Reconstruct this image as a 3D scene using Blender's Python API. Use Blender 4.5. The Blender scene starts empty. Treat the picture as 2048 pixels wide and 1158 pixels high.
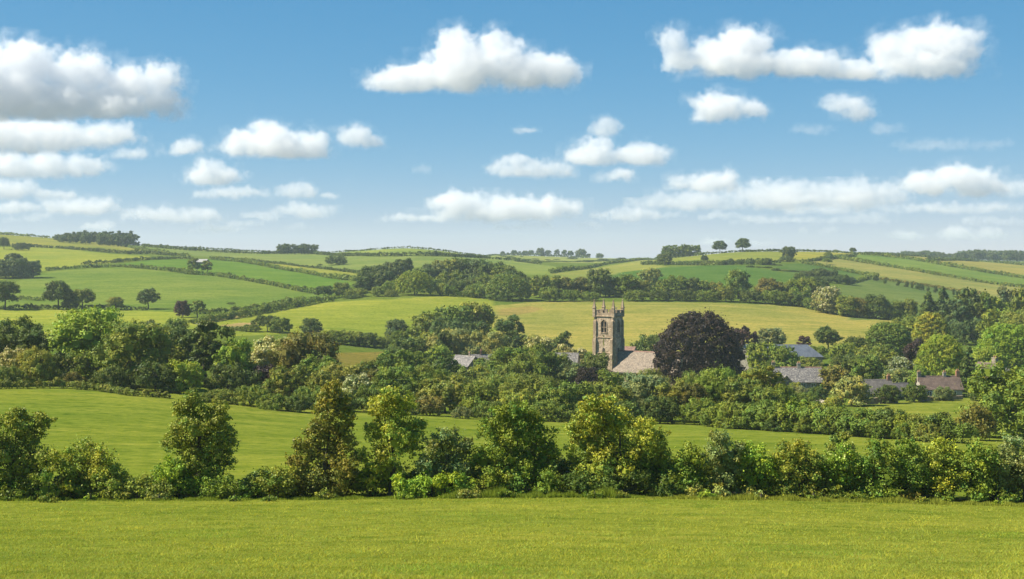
import bpy, bmesh, math, random, time
import numpy as np
T0 = time.time()
R = math.radians
scene = bpy.context.scene
col = scene.collection

# ------------------------------------------------------------------ camera
FPX = 2813.0          # focal length in photograph pixels (2048 wide)
CX, HOR = 1024.0, 500.0
cam_d = bpy.data.cameras.new("camera")
cam = bpy.data.objects.new("camera", cam_d)
col.objects.link(cam)
cam.location = (0, 0, 0)
cam.rotation_euler = (R(90), 0, 0)
cam_d.sensor_width = 36.0
cam_d.lens = 36.0 * FPX / 2048.0
cam_d.shift_y = -(579.0 - HOR) / 2048.0
cam_d.clip_start = 0.5
cam_d.clip_end = 200000.0
scene.camera = cam

# ------------------------------------------------------------------ light
SUN_EL = 46.0
SUN_DIR = (-1.0, -0.06)                      # horizontal direction towards the sun
_az = math.atan2(SUN_DIR[0], SUN_DIR[1])     # clockwise from +Y
world = bpy.data.worlds.new("World")
scene.world = world
world.use_nodes = True
wn = world.node_tree
wn.nodes.clear()
w_out = wn.nodes.new("ShaderNodeOutputWorld")
w_bg = wn.nodes.new("ShaderNodeBackground")
w_sky = wn.nodes.new("ShaderNodeTexSky")
w_sky.sky_type = 'NISHITA'
w_sky.sun_disc = False
w_sky.sun_elevation = R(SUN_EL)
w_sky.sun_rotation = _az
w_sky.air_density = 1.0
w_sky.dust_density = 0.0
w_sky.ozone_density = 5.0
w_sky.altitude = 4500.0
w_bg.inputs["Strength"].default_value = 0.0628
# film response of the sky: one gain and one gamma for each channel
w_sep = wn.nodes.new("ShaderNodeSeparateColor"); w_com = wn.nodes.new("ShaderNodeCombineColor")
wn.links.new(w_sky.outputs[0], w_sep.inputs[0])
for _i, (_p, _g) in enumerate(((1.20, 0.687), (0.60, 1.70), (0.39, 2.80))):
    _a = wn.nodes.new("ShaderNodeMath"); _a.operation = 'POWER'; _a.inputs[1].default_value = _p
    _b = wn.nodes.new("ShaderNodeMath"); _b.operation = 'MULTIPLY'; _b.inputs[1].default_value = _g
    wn.links.new(w_sep.outputs[_i], _a.inputs[0]); wn.links.new(_a.outputs[0], _b.inputs[0]); wn.links.new(_b.outputs[0], w_com.inputs[_i])
wn.links.new(w_com.outputs[0], w_bg.inputs[0])
wn.links.new(w_bg.outputs[0], w_out.inputs[0])
sun_d = bpy.data.lights.new("sun", 'SUN')
sun_d.energy = 5.0
sun_d.angle = R(0.53)
sun_d.color = (1.0, 0.92, 0.76)
sun = bpy.data.objects.new("sun", sun_d)
col.objects.link(sun)
_h = math.hypot(*SUN_DIR)
_sx, _sy, _sz = SUN_DIR[0]/_h*math.cos(R(SUN_EL)), SUN_DIR[1]/_h*math.cos(R(SUN_EL)), math.sin(R(SUN_EL))
from mathutils import Vector, Matrix
sun.rotation_euler = Vector((_sx, _sy, _sz)).to_track_quat('Z', 'Y').to_euler()
sun.location = (-300, 60, 400)

vs = scene.view_settings
vs.view_transform = 'Standard'
vs.look = 'None'
vs.gamma = 1.0
vs.exposure = 0.95
vs.use_curve_mapping = False
scene.render.engine = 'CYCLES'
cy = scene.cycles
cy.max_bounces = 20
cy.diffuse_bounces = 2
cy.glossy_bounces = 1
cy.transmission_bounces = 3
cy.volume_bounces = 20
cy.transparent_max_bounces = 8
cy.volume_max_steps = 256
cy.volume_step_rate = 1.5
cy.use_denoising = True

# ------------------------------------------------------------------ small helpers
def rng(seed):
    return np.random.default_rng(seed)

def tag(o, label=None, cat=None, group=None, kind=None):
    if label: o["label"] = label
    if cat: o["category"] = cat
    if group: o["group"] = group
    if kind: o["kind"] = kind
    return o

def np_mesh(name, verts, faces_flat, face_sizes, colors=None, smooth=False, mat=None, attr="tint"):
    """verts (n,3), faces_flat loop vertex ids, face_sizes either int or array"""
    verts = np.asarray(verts, dtype=np.float32)
    faces_flat = np.asarray(faces_flat, dtype=np.int32)
    if np.isscalar(face_sizes):
        nf = len(faces_flat) // face_sizes
        starts = np.arange(nf, dtype=np.int32) * face_sizes
    else:
        fs = np.asarray(face_sizes, dtype=np.int32)
        nf = len(fs)
        starts = np.concatenate(([0], np.cumsum(fs)[:-1])).astype(np.int32)
    me = bpy.data.meshes.new(name)
    me.vertices.add(len(verts))
    me.vertices.foreach_set("co", verts.ravel())
    me.loops.add(len(faces_flat))
    me.loops.foreach_set("vertex_index", faces_flat)
    me.polygons.add(nf)
    me.polygons.foreach_set("loop_start", starts)
    if smooth:
        me.polygons.foreach_set("use_smooth", np.ones(nf, dtype=bool))
    me.update(calc_edges=True)
    if colors is not None:
        c = np.ones((len(verts), 4), dtype=np.float32)
        c[:, :3] = colors
        a = me.color_attributes.new(attr, 'FLOAT_COLOR', 'POINT')
        a.data.foreach_set("color", c.ravel())
    if mat is not None:
        me.materials.append(mat)
    return me

def link(name, data, parent=None, loc=None, mat=None):
    o = bpy.data.objects.new(name, data)
    col.objects.link(o)
    if parent is not None: o.parent = parent
    if loc is not None: o.location = loc
    if mat is not None and data is not None and not data.materials:
        data.materials.append(mat)
    return o

def new_mat(name):
    m = bpy.data.materials.new(name)
    m.use_nodes = True
    nt = m.node_tree
    nt.nodes.clear()
    out = nt.nodes.new("ShaderNodeOutputMaterial")
    return m, nt, out

def N(nt, typ, **kw):
    n = nt.nodes.new(typ)
    for k, v in kw.items():
        if k.startswith("i_"):
            n.inputs[k[2:].replace("_", " ")].default_value = v
        else:
            setattr(n, k, v)
    return n

def mixcol(nt, blend, fac, a, b):
    n = nt.nodes.new("ShaderNodeMix")
    n.data_type = 'RGBA'
    n.blend_type = blend
    for sock, v in ((n.inputs[0], fac), (n.inputs[6], a), (n.inputs[7], b)):
        if hasattr(v, "is_output") or isinstance(v, bpy.types.NodeSocket):
            nt.links.new(v, sock)
        elif isinstance(v, (int, float)):
            sock.default_value = v
        else:
            sock.default_value = (*v, 1.0) if len(v) == 3 else v
    return n.outputs[2]

def ramp(nt, fac, p0, p1, c0=(0, 0, 0), c1=(1, 1, 1)):
    n = nt.nodes.new("ShaderNodeValToRGB")
    n.color_ramp.elements[0].position = p0
    n.color_ramp.elements[1].position = p1
    n.color_ramp.elements[0].color = (*c0, 1)
    n.color_ramp.elements[1].color = (*c1, 1)
    nt.links.new(fac, n.inputs[0])
    return n.outputs[0]

def noise(nt, vec, scale, detail=3.0, rough=0.55):
    n = nt.nodes.new("ShaderNodeTexNoise")
    n.inputs["Scale"].default_value = scale
    n.inputs["Detail"].default_value = detail
    n.inputs["Roughness"].default_value = rough
    if vec is not None: nt.links.new(vec, n.inputs["Vector"])
    return n.outputs[0]

# ------------------------------------------------------------------ terrain
# profiles of the land along eleven bearings: (distance in m, apparent height line)
PROF = {
 -500: [(32,1158),(75,1004),(100,940),(215,768),(300,712),(410,686),(520,655),(640,615),(800,572),(950,545),(1250,494),(1650,448),(2300,500),(3200,530),(7000,522)],
 0:    [(32,1158),(75,1005),(100,942),(215,777),(300,715),(410,690),(520,660),(640,618),(800,582),(950,543),(1250,496),(1650,463),(2300,505),(3200,530),(7000,522)],
 300:  [(32,1158),(75,1005),(100,944),(208,795),(300,725),(410,690),(520,655),(660,619),(800,578),(950,541),(1200,512),(1600,488),(2300,515),(3200,530),(7000,522)],
 600:  [(32,1158),(75,1003),(100,946),(205,826),(300,762),(410,715),(520,668),(700,609),(820,578),(950,551),(1150,526),(1600,504),(2300,520),(3200,530),(7000,522)],
 820:  [(32,1158),(75,1000),(100,946),(205,834),(300,790),(410,747),(520,686),(700,598),(850,568),(1000,540),(1200,513),(1450,491),(2000,520),(3200,530),(7000,522)],
 1000: [(32,1158),(75,997),(100,946),(205,842),(300,806),(410,765),(520,696),(700,603),(850,572),(1000,546),(1200,528),(1450,517),(2300,509),(3200,530),(7000,522)],
 1200: [(32,1158),(75,997),(100,946),(205,850),(300,812),(410,775),(520,702),(700,602),(850,568),(1000,546),(1200,536),(1450,528),(2300,515),(3200,528),(7000,522)],
 1500: [(32,1158),(75,1000),(100,946),(200,857),(300,815),(410,768),(520,700),(700,607),(850,564),(1000,535),(1150,519),(1350,499),(2000,520),(3200,530),(7000,522)],
 1800: [(32,1158),(75,1007),(100,950),(180,879),(265,830),(320,801),(410,757),(520,690),(700,637),(850,590),(1000,556),(1250,526),(1500,509),(2300,518),(3200,530),(7000,522)],
 2048: [(32,1158),(75,1014),(100,955),(165,896),(265,832),(320,800),(410,750),(520,695),(700,645),(850,604),(1000,576),(1300,550),(1900,524),(2400,523),(3200,530),(7000,522)],
 2560: [(32,1158),(75,1020),(100,962),(165,900),(265,836),(320,802),(410,750),(520,700),(700,660),(850,622),(1000,598),(1300,570),(1900,538),(2400,532),(3200,532),(7000,524)],
}
_PXS = np.array(sorted(PROF), dtype=float)
_LY = np.linspace(math.log(30.0), math.log(7000.0), 500)
_tab = np.array([np.interp(_LY, np.log([p[0] for p in PROF[k]]), [p[1] for p in PROF[k]]) for k in sorted(PROF)])
_PXF = np.arange(-500, 2561, 20.0)
def _catmull(xs, ys, xq):
    m = np.zeros_like(ys)
    m[1:-1] = (ys[2:] - ys[:-2]) / (xs[2:] - xs[:-2])[:, None]
    m[0] = (ys[1]-ys[0])/(xs[1]-xs[0]); m[-1] = (ys[-1]-ys[-2])/(xs[-1]-xs[-2])
    i = np.clip(np.searchsorted(xs, xq, side='right')-1, 0, len(xs)-2)
    h = (xs[i+1]-xs[i]); t = ((xq-xs[i])/h)[:, None]; h = h[:, None]
    return ((2*t**3-3*t**2+1)*ys[i] + (t**3-2*t**2+t)*h*m[i] + (-2*t**3+3*t**2)*ys[i+1] + (t**3-t**2)*h*m[i+1])
_G = _catmull(_PXS, _tab, _PXF)
def _smooth(a, k, axis):
    w = np.exp(-0.5*(np.arange(-3*k, 3*k+1)/k)**2); w /= w.sum()
    pad = [(0, 0), (0, 0)]; pad[axis] = (3*k, 3*k)
    b = np.pad(a, pad, mode='reflect', reflect_type='odd')
    return np.apply_along_axis(lambda v: np.convolve(v, w, mode='valid'), axis, b)
_G = _smooth(_G, 6, 1)
_Zg = (HOR - _G) / FPX * np.exp(_LY)[None, :]

def ground(x, y):
    """height of the land at world x, y (arrays or scalars)"""
    x = np.asarray(x, dtype=float); y = np.asarray(y, dtype=float)
    ye = np.maximum(y, 30.5)
    px = np.clip(CX + FPX * x / ye, -499, 2559)
    fi = (px + 500) / 20.0
    i = np.clip(fi.astype(int), 0, len(_PXF)-2); u = fi - i
    fj = (np.log(np.minimum(ye, 6990)) - _LY[0]) / (_LY[1]-_LY[0])
    j = np.clip(fj.astype(int), 0, len(_LY)-2); v = fj - j
    z = (_Zg[i, j]*(1-u)*(1-v) + _Zg[i+1, j]*u*(1-v) + _Zg[i, j+1]*(1-u)*v + _Zg[i+1, j+1]*u*v)
    z = z + np.where(y < 30.5, (30.5 - y) * 0.165, 0.0)
    amp = np.clip((y-60)/400, 0.02, 1.0)
    z = z + amp*0.35*(np.sin(x*0.021+y*0.013)+np.sin(x*0.047-y*0.031+1.3)*0.5)
    return z

_YS = np.exp(np.linspace(math.log(31.0), math.log(6800.0), 3000))
def land(px, py, ymin=31.0):
    """world point where the sight line through a photograph pixel meets the land"""
    ys = _YS[_YS >= ymin]
    x = (px - CX) / FPX * ys
    z = ground(x, ys)
    app = HOR - FPX * z / ys
    k = np.nonzero(app <= py)[0]
    k = int(k[0]) if len(k) else int(np.argmin(app))
    return Vector((float(x[k]), float(ys[k]), float(z[k])))

def at(px, Y):
    x = (px - CX) / FPX * Y
    return Vector((x, Y, float(ground(x, Y))))

# ------------------------------------------------------------------ colours
def lin(r, g, b, k=1.0):
    f = lambda c: ((c/255+0.055)/1.055)**2.4 if c > 10 else c/255/12.92
    return np.array([f(r)*k, f(g)*k, f(b)*k])
SUNLIT = 1/2.25
def alb(r, g, b): return lin(r, g, b, SUNLIT)
def mellow(c, k=0.0):
    return np.asarray(c)*np.array([1.15, 1.07, 1.12])

# ------------------------------------------------------------------ land materials
def grass_material():
    m, nt, out = new_mat("grass_land")
    geo = N(nt, "ShaderNodeNewGeometry")
    pos = geo.outputs["Position"]
    att = N(nt, "ShaderNodeAttribute", attribute_name="tint")
    # broad patches, streaks along the slope, fine tussock mottling
    n1 = noise(nt, pos, 0.018, 4, 0.55)
    mp = N(nt, "ShaderNodeMapping"); mp.inputs["Scale"].default_value = (0.05, 0.22, 0.2); mp.inputs["Rotation"].default_value = (0, 0, 0.25)
    nt.links.new(pos, mp.inputs[0])
    n2 = noise(nt, mp.outputs[0], 1.0, 5, 0.6)
    n3 = noise(nt, pos, 0.9, 4, 0.7)
    n4 = noise(nt, pos, 7.0, 3, 0.6)
    c = att.outputs["Color"]
    c = mixcol(nt, 'MULTIPLY', 1.0, c, ramp(nt, n1, 0.36, 0.64, (0.82, 0.90, 0.86), (1.16, 1.08, 1.10)))
    c = mixcol(nt, 'MULTIPLY', 1.0, c, ramp(nt, n2, 0.36, 0.64, (0.82, 0.88, 0.82), (1.15, 1.10, 1.15)))
    c = mixcol(nt, 'MULTIPLY', 1.0, c, ramp(nt, n3, 0.36, 0.64, (0.76, 0.83, 0.75), (1.18, 1.12, 1.15)))
    c = mixcol(nt, 'MULTIPLY', 0.7, c, ramp(nt, n4, 0.3, 0.7, (0.72, 0.78, 0.7), (1.2, 1.15, 1.1)))
    # scattered darker tufts and paler worn spots, small near and broad far off
    mp2 = N(nt, "ShaderNodeMapping"); mp2.inputs["Scale"].default_value = (0.45, 0.62, 0.5); nt.links.new(pos, mp2.inputs[0])
    n5 = noise(nt, mp2.outputs[0], 1.0, 3, 0.6)
    c = mixcol(nt, 'MULTIPLY', 1.0, c, ramp(nt, n5, 0.54, 0.66, (1, 1, 1), (0.60, 0.72, 0.56)))
    mp3 = N(nt, "ShaderNodeMapping"); mp3.inputs["Scale"].default_value = (0.06, 0.11, 0.1); mp3.inputs["Location"].default_value = (13, 7, 3); nt.links.new(pos, mp3.inputs[0])
    n6 = noise(nt, mp3.outputs[0], 1.0, 5, 0.65)
    c = mixcol(nt, 'MULTIPLY', 1.0, c, ramp(nt, n6, 0.36, 0.47, (0.84, 0.90, 0.82), (1, 1, 1)))
    c = mixcol(nt, 'MULTIPLY', 1.0, c, ramp(nt, n6, 0.55, 0.66, (1, 1, 1), (1.16, 1.08, 1.22)))
    b = N(nt, "ShaderNodeBsdfPrincipled")
    b.inputs["Roughness"].default_value = 0.9
    b.inputs["Specular IOR Level"].default_value = 0.0
    b.inputs["Sheen Weight"].default_value = 0.0
    nt.links.new(c, b.inputs["Base Color"])
    bump = N(nt, "ShaderNodeBump"); bump.inputs["Strength"].default_value = 0.55; bump.inputs["Distance"].default_value = 0.25
    ad = N(nt, "ShaderNodeMath", operation='ADD'); nt.links.new(n3, ad.inputs[0])
    mu = N(nt, "ShaderNodeMath", operation='MULTIPLY'); nt.links.new(n4, mu.inputs[0]); mu.inputs[1].default_value = 0.35
    nt.links.new(mu.outputs[0], ad.inputs[1])
    nt.links.new(ad.outputs[0], bump.inputs["Height"])
    nt.links.new(bump.outputs[0], b.inputs["Normal"])
    nt.links.new(b.outputs[0], out.inputs["Surface"])
    return m
M_GRASS = grass_material()

# fields: name, label, colour, outline as seen from the viewpoint (projected on the land)
FIELDS = [
 ("pasture", "green pasture sloping down behind the nearest hedge", alb(148,166,62), None),
 ("meadow_field", "yellow-green hay meadow behind the church tower", alb(184,182,92), [(985,640),(990,612),(1060,604),(1200,602),(1350,605),(1480,607),(1600,612),(1700,628),(1790,640),(1800,652),(1760,680),(1700,705),(1300,712),(1100,700),(1000,680)]),
 ("meadow_field", "yellow-green sloping field left of the central wood", alb(168,182,70), [(410,660),(420,642),(500,632),(640,606),(700,602),(800,597),(880,592),(990,598),(985,640),(1000,690),(700,672),(640,668),(560,668),(470,672)]),
 ("meadow_field", "sunlit strip of meadow behind the big sycamore", alb(176,190,74), [(-600,616),(0,619),(120,619),(250,619),(360,625),(400,640),(420,655),(420,690),(-600,690)]),
 ("hill_field", "large mid-green hillside field with lone trees along its foot", alb(140,165,72), [(-600,600),(0,575),(60,556),(100,543),(180,537),(240,534),(300,539),(380,549),(440,552),(500,561),(590,580),(640,588),(640,600),(560,608),(500,618),(440,622),(360,624),(250,618),(120,616),(0,616),(-600,614)]),
 ("hill_field", "bright green field between two hedges on the left hill", alb(122,160,60), [(225,531),(290,521),(350,518),(385,519),(420,518),(480,524),(530,533),(600,544),(650,554),(700,563),(700,585),(640,587),(590,578),(500,559),(440,550),(380,547),(300,537)]),
 ("hill_field", "yellow-green field above the oak clump on the left hill", alb(174,186,74), [(-600,470),(0,493),(60,494),(120,497),(220,507),(260,510),(300,512),(290,519),(225,526),(165,530),(95,540),(0,560),(-600,600)]),
 ("hill_field", "olive stubble field below the skyline hedge on the left hill", alb(172,176,78), [(-600,430),(0,463),(60,468),(120,475),(205,485),(285,501),(340,510),(300,505),(220,504),(120,495),(0,490),(-600,470)]),
 ("hill_field", "narrow pale strip field between two slanting hedges", alb(176,182,80), [(420,516),(495,521),(560,528),(634,536),(720,547),(720,560),(650,552),(600,542),(530,531),(480,522)]),
 ("hill_field", "dull olive field under the left skyline hedge", alb(150,160,84), [(285,486),(340,486),(435,490),(513,495),(600,503),(600,506),(461,504),(350,498),(290,492)]),
 ("hill_field", "grey-green field between the left skyline hedges", alb(150,170,88), [(290,494),(350,499),(461,505),(600,506),(700,511),(860,512),(860,530),(760,545),(700,542),(634,535),(495,520),(420,514),(340,508),(300,502)]),
 ("hill_field", "pale green dome of the round hill on the skyline", alb(160,180,88), [(640,506),(700,496),(760,492),(820,488),(890,490),(940,498),(990,508),(1020,516),(960,513),(905,511),(850,510),(750,511),(680,510)]),
 ("hill_field", "green field lapping the top of the central wood", alb(150,172,84), [(860,512),(960,514),(1040,522),(1120,535),(1100,550),(860,545)]),
 ("hill_field", "far sunlit field under the row of skyline trees", alb(172,184,96), [(990,512),(1080,506),(1180,510),(1240,518),(1200,526),(1130,526),(1040,521)]),
 ("hill_field", "tan and green field on the shoulder of the right hill", alb(168,176,88), [(1100,548),(1180,538),(1250,526),(1320,513),(1345,520),(1300,528),(1340,534),(1260,545),(1180,556),(1100,560)]),
 ("hill_field", "vivid dark green field above the tower's pinnacles", alb(104,142,62), [(1240,545),(1330,534),(1420,531),(1500,531),(1540,540),(1590,550),(1580,562),(1500,572),(1330,572),(1220,560)]),
 ("hill_field", "patchy olive field with pale bare spots below the skyline oaks", alb(160,172,78), [(1320,512),(1412,502),(1481,498),(1560,499),(1600,520),(1560,523),(1500,524),(1440,527),(1300,528)]),
 ("hill_field", "golden field between two oaks on the right hill", alb(184,184,78), [(1560,499),(1655,502),(1720,507),(1710,512),(1650,517),(1602,523),(1580,518)]),
 ("hill_field", "small dark green field beside the hillside copse", alb(110,142,66), [(1545,532),(1602,526),(1655,534),(1720,548),(1700,566),(1620,560),(1580,550)]),
 ("hill_field", "tan hay field striped between long hedges on the right", alb(176,178,98), [(1600,523),(1650,514),(1700,519),(1784,533),(1871,548),(1957,562),(2060,576),(2600,640),(2600,680),(2000,600),(1931,584),(1819,566),(1755,555),(1700,543),(1655,532)]),
 ("hill_field", "green field striped between long hedges on the right", alb(140,168,74), [(1650,512),(1720,510),(1741,510),(1819,517),(1871,526),(1940,538),(2060,557),(2600,610),(2600,645),(2060,575),(1957,561),(1871,547),(1784,532),(1700,518)]),
 ("hill_field", "golden stubble field at the top right below the far wood", alb(182,178,90), [(1741,508),(1802,511),(1888,516),(1940,521),(2060,532),(2600,560),(2600,610),(2060,556),(1940,537),(1871,525),(1819,516)]),
 ("hill_field", "dull green sloping field above the right-hand trees", alb(126,150,78), [(1690,570),(1745,556),(1819,567),(1871,575),(1931,585),(1990,600),(1990,640),(1700,640),(1640,600)]),
 ("village_green", "pale mown paddock in front of the tiled cottages", alb(158,170,68), [(1690,835),(1740,806),(1840,800),(1960,795),(2000,840),(1900,850),(1750,840)]),
 ("stubble_patch", "brownish hay patch behind the near tree belt", alb(158,150,70), [(640,745),(660,706),(765,704),(770,745)]),
 ("bare_earth", "tan bare earth at the field corner beside the slanting hedge", alb(196,178,120), [(400,640),(440,634),(500,630),(470,637),(420,645),(395,648)]),
 ("bare_earth", "sandy bare patch at the foot of the sloping field", alb(198,178,118), [(445,650),(480,646),(512,645),(505,653),(450,657)]),
 ("bare_earth", "worn tan ground at the shaded corner of the hay meadow", alb(186,170,96), [(1000,618),(1060,612),(1090,618),(1050,628),(1000,632)]),
]

def inside(px, py, poly):
    r = np.zeros(px.shape, dtype=bool)
    n = len(poly)
    for i in range(n):
        x1, y1 = poly[i]; x2, y2 = poly[(i+1) % n]
        if y1 == y2: continue
        c = ((y1 > py) != (y2 > py)) & (px < (x2-x1)*(py-y1)/(y2-y1)+x1)
        r ^= c
    return r

def build_land():
    ys = np.concatenate((np.linspace(-40, 30, 24), np.exp(np.linspace(math.log(32), math.log(250), 150)),
                         np.exp(np.linspace(math.log(253), math.log(2500), 330)), np.exp(np.linspace(math.log(2550), math.log(6900), 40)), np.exp(np.linspace(math.log(8000), math.log(90000), 16))))
    ss = np.linspace(-1, 1, 361)
    Yg, Sg = np.meshgrid(ys, ss, indexing='ij')
    Xg = Sg * (60 + np.maximum(Yg, 0) * 0.60)
    Zg = ground(Xg, Yg)
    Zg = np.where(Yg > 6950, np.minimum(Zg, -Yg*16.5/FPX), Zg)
    ye = np.maximum(Yg, 5)
    PX = CX + FPX*Xg/ye; PY = HOR - FPX*Zg/ye
    # hidden ground behind a crest keeps the plain land colour
    run = np.minimum.accumulate(np.where(Yg > 30, PY, 9999), axis=0)
    vis = PY <= run + 0.6
    fid = np.full(Yg.shape, -1)
    colr = np.empty(Yg.shape + (3,)); colr[:] = alb(132,152,62)
    fid[(Yg > 78) & (Yg < 260)] = 0
    for k, (nm, lb, c, poly) in enumerate(FIELDS):
        if poly is None: continue
        fid[inside(PX, PY, poly) & vis & (Yg > 150)] = k
    fid[Yg <= 78] = 900
    for k, f in enumerate(FIELDS):
        colr[fid == k] = mellow(f[2])
    colr[fid == 900] = alb(168,176,68)
    colr[Yg > 6950] = alb(172,176,172)  # unseen far land, added and paled to bounce neutral light under the clouds
    for sgn, xx in ((1, 1),):
        pass
    # each quad belongs to the field of its first corner
    nr, nc = Yg.shape
    idx = np.arange(nr*nc).reshape(nr, nc)
    q = np.stack((idx[:-1, :-1], idx[:-1, 1:], idx[1:, 1:], idx[1:, :-1]), axis=-1).reshape(-1, 4)
    qf = fid[:-1, :-1].reshape(-1)
    V = np.stack((Xg, Yg, Zg), axis=-1).reshape(-1, 3); CC = colr.reshape(-1, 3)
    names = {-1: ("terrain", "rolling green valley land between and beyond the fields"), 900: ("meadow", "bright yellow-green mown meadow sloping away in front")}
    for k in np.unique(qf):
        sel = q[qf == k]
        used, inv = np.unique(sel, return_inverse=True)
        nm, lb = names.get(int(k), (FIELDS[int(k)][0], FIELDS[int(k)][1])) if k not in names else names[int(k)]
        me = np_mesh(nm, V[used], inv.reshape(-1), 4, CC[used], smooth=True, mat=M_GRASS)
        o = link(nm, me)
        tag(o, lb, "field" if k != -1 else "land", kind="structure")
build_land()
print("land", round(time.time()-T0, 1))

# ------------------------------------------------------------------ clouds
def cloud_material():
    m, nt, out = new_mat("cloud")
    v = N(nt, "ShaderNodeVolumePrincipled")
    v.inputs["Color"].default_value = (0.955, 0.961, 0.972, 1)
    v.inputs["Anisotropy"].default_value = 0.0
    v.inputs["Density"].default_value = 1.0
    v.inputs["Density Attribute"].default_value = "density"
    nt.links.new(v.outputs[0], out.inputs["Volume"])
    return m
M_CLOUD = cloud_material()
CLOUD_BASE = 1200.0
KD = 3.6

def cloud(label, base_py, puffs, dens=1.0, soft=0.35, amp=0.75, seed=0, vox=2.5, depth=0.8, flat=10.0):
    D = CLOUD_BASE / ((HOR - base_py) / FPX)
    D = min(D, 60000.0)
    s = D / FPX                         # metres per photograph pixel at that distance
    xs = [p[0] for p in puffs]
    cx = 0.5*(min(p[0]-p[2] for p in puffs) + max(p[0]+p[2] for p in puffs))
    pad = 14
    x0 = min(p[0]-p[2] for p in puffs)-pad; x1 = max(p[0]+p[2] for p in puffs)+pad
    ztop = max(base_py-(p[1]-p[3]) for p in puffs)+pad; zbot = -10
    dr = max(min(p[2], p[3]*1.7)*depth for p in puffs)+pad
    x0, x1 = x0-cx, x1-cx
    me = bpy.data.volumes.new("cloud")
    o = bpy.data.objects.new("cloud", me)
    col.objects.link(o)
    o.location = ((cx-CX)*s, D, (HOR-base_py)*s)
    g = bpy.data.node_groups.new("cloud_shape", 'GeometryNodeTree')
    g.interface.new_socket("Geometry", in_out='OUTPUT', socket_type='NodeSocketGeometry')
    nn, ll = g.nodes, g.links
    def math_(op, a, b=None, c=None, clamp=False):
        n = nn.new("ShaderNodeMath"); n.operation = op; n.use_clamp = clamp
        for i, v in enumerate((a, b, c)):
            if v is None: continue
            if isinstance(v, (int, float)): n.inputs[i].default_value = v
            else: ll.new(v, n.inputs[i])
        return n.outputs[0]
    def vec_(op, a, b, out=0):
        n = nn.new("ShaderNodeVectorMath"); n.operation = op
        for i, v in enumerate((a, b)):
            if v is None: continue
            if isinstance(v, (tuple, list)): n.inputs[i].default_value = v
            else: ll.new(v, n.inputs[i])
        return n.outputs[out]
    pos = nn.new("GeometryNodeInputPosition").outputs[0]
    P = vec_('MULTIPLY', pos, (1/s, 1/s, 1/s))      # in units of one photograph pixel
    def noise_(scale, detail, off):
        n = nn.new("ShaderNodeTexNoise"); n.noise_dimensions = '3D'
        n.inputs["Scale"].default_value = scale; n.inputs["Detail"].default_value = detail; n.inputs["Roughness"].default_value = 0.6
        ll.new(vec_('ADD', P, (off, off*1.7, off*0.6)), n.inputs["Vector"])
        return n.outputs[0]
    # gentle warp keeps the puffs from reading as balls
    wn_ = nn.new("ShaderNodeTexNoise"); wn_.inputs["Scale"].default_value = 0.018; wn_.inputs["Detail"].default_value = 2
    ll.new(vec_('ADD', P, (seed*31.0, 7.0, seed*13.0)), wn_.inputs["Vector"])
    wv = vec_('MULTIPLY', vec_('SUBTRACT', wn_.outputs[1], (0.5, 0.5, 0.5)), (58, 50, 34))
    wf = nn.new("ShaderNodeTexNoise"); wf.inputs["Scale"].default_value = 0.055; wf.inputs["Detail"].default_value = 3
    ll.new(vec_('ADD', P, (seed*11.0, 17.0, seed*23.0)), wf.inputs["Vector"])
    wv2 = vec_('MULTIPLY', vec_('SUBTRACT', wf.outputs[1], (0.5, 0.5, 0.5)), (26, 22, 18))
    W = vec_('ADD', vec_('ADD', P, wv), wv2)
    best = None
    for i, p in enumerate(puffs):
        rx, rz = p[2], p[3]
        ry = min(rx, rz*1.7)*depth
        dyo = (p[4] if len(p) > 4 else ((i*37+seed*11) % 9 - 4)*0.07)*ry
        q = vec_('MULTIPLY', vec_('SUBTRACT', W, (p[0]-cx, dyo, base_py-p[1])), (1/rx, 1/ry, 1/rz))
        l = nn.new("ShaderNodeVectorMath"); l.operation = 'LENGTH'; ll.new(q, l.inputs[0])
        d = math_('SUBTRACT', 1.0, l.outputs["Value"])
        best = d if best is None else math_('SMOOTH_MAX', best, d, 0.12)
    def billow(scale, off):
        n = nn.new("ShaderNodeTexVoronoi"); n.feature = 'F1'; n.inputs["Scale"].default_value = scale
        # bend the cells a little with noise so that they do not read as balls
        ll.new(vec_('ADD', vec_('ADD', W, (off, off*0.7, off*1.3)), vec_('MULTIPLY', wn2.outputs[1], (16, 16, 12))), n.inputs["Vector"])
        return math_('SUBTRACT', 0.52, n.outputs["Distance"])
    wn2 = nn.new("ShaderNodeTexNoise"); wn2.inputs["Scale"].default_value = 0.06; wn2.inputs["Detail"].default_value = 3
    ll.new(vec_('ADD', P, (seed*5.0, 3.0, seed*19.0)), wn2.inputs["Vector"])
    n1 = noise_(0.022, 5, seed*17.3); n2 = noise_(0.07, 6, seed*7.7+50)
    nz = math_('ADD', math_('MULTIPLY', math_('SUBTRACT', n1, 0.5), amp*1.3), math_('MULTIPLY', math_('SUBTRACT', n2, 0.5), amp*1.1))
    bl = math_('ADD', math_('MULTIPLY', billow(0.034, seed*3.1), 0.42), math_('MULTIPLY', billow(0.085, seed*9.1), 0.22))
    f = math_('ADD', best, math_('ADD', nz, math_('SUBTRACT', bl, 0.10)))
    sep = nn.new("ShaderNodeSeparateXYZ"); ll.new(P, sep.inputs[0])
    zz = math_('ADD', sep.outputs[2], math_('MULTIPLY', math_('SUBTRACT', n1, 0.5), 26.0))
    fl = math_('DIVIDE', zz, flat, clamp=True)
    dd = math_('DIVIDE', f, soft*0.85, clamp=True)
    # thin torn veil round the dense body
    veil = math_('MULTIPLY', math_('DIVIDE', math_('ADD', f, 0.46), 0.75, clamp=True), math_('MULTIPLY', math_('SUBTRACT', n1, 0.47), 5.0, clamp=True))
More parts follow.
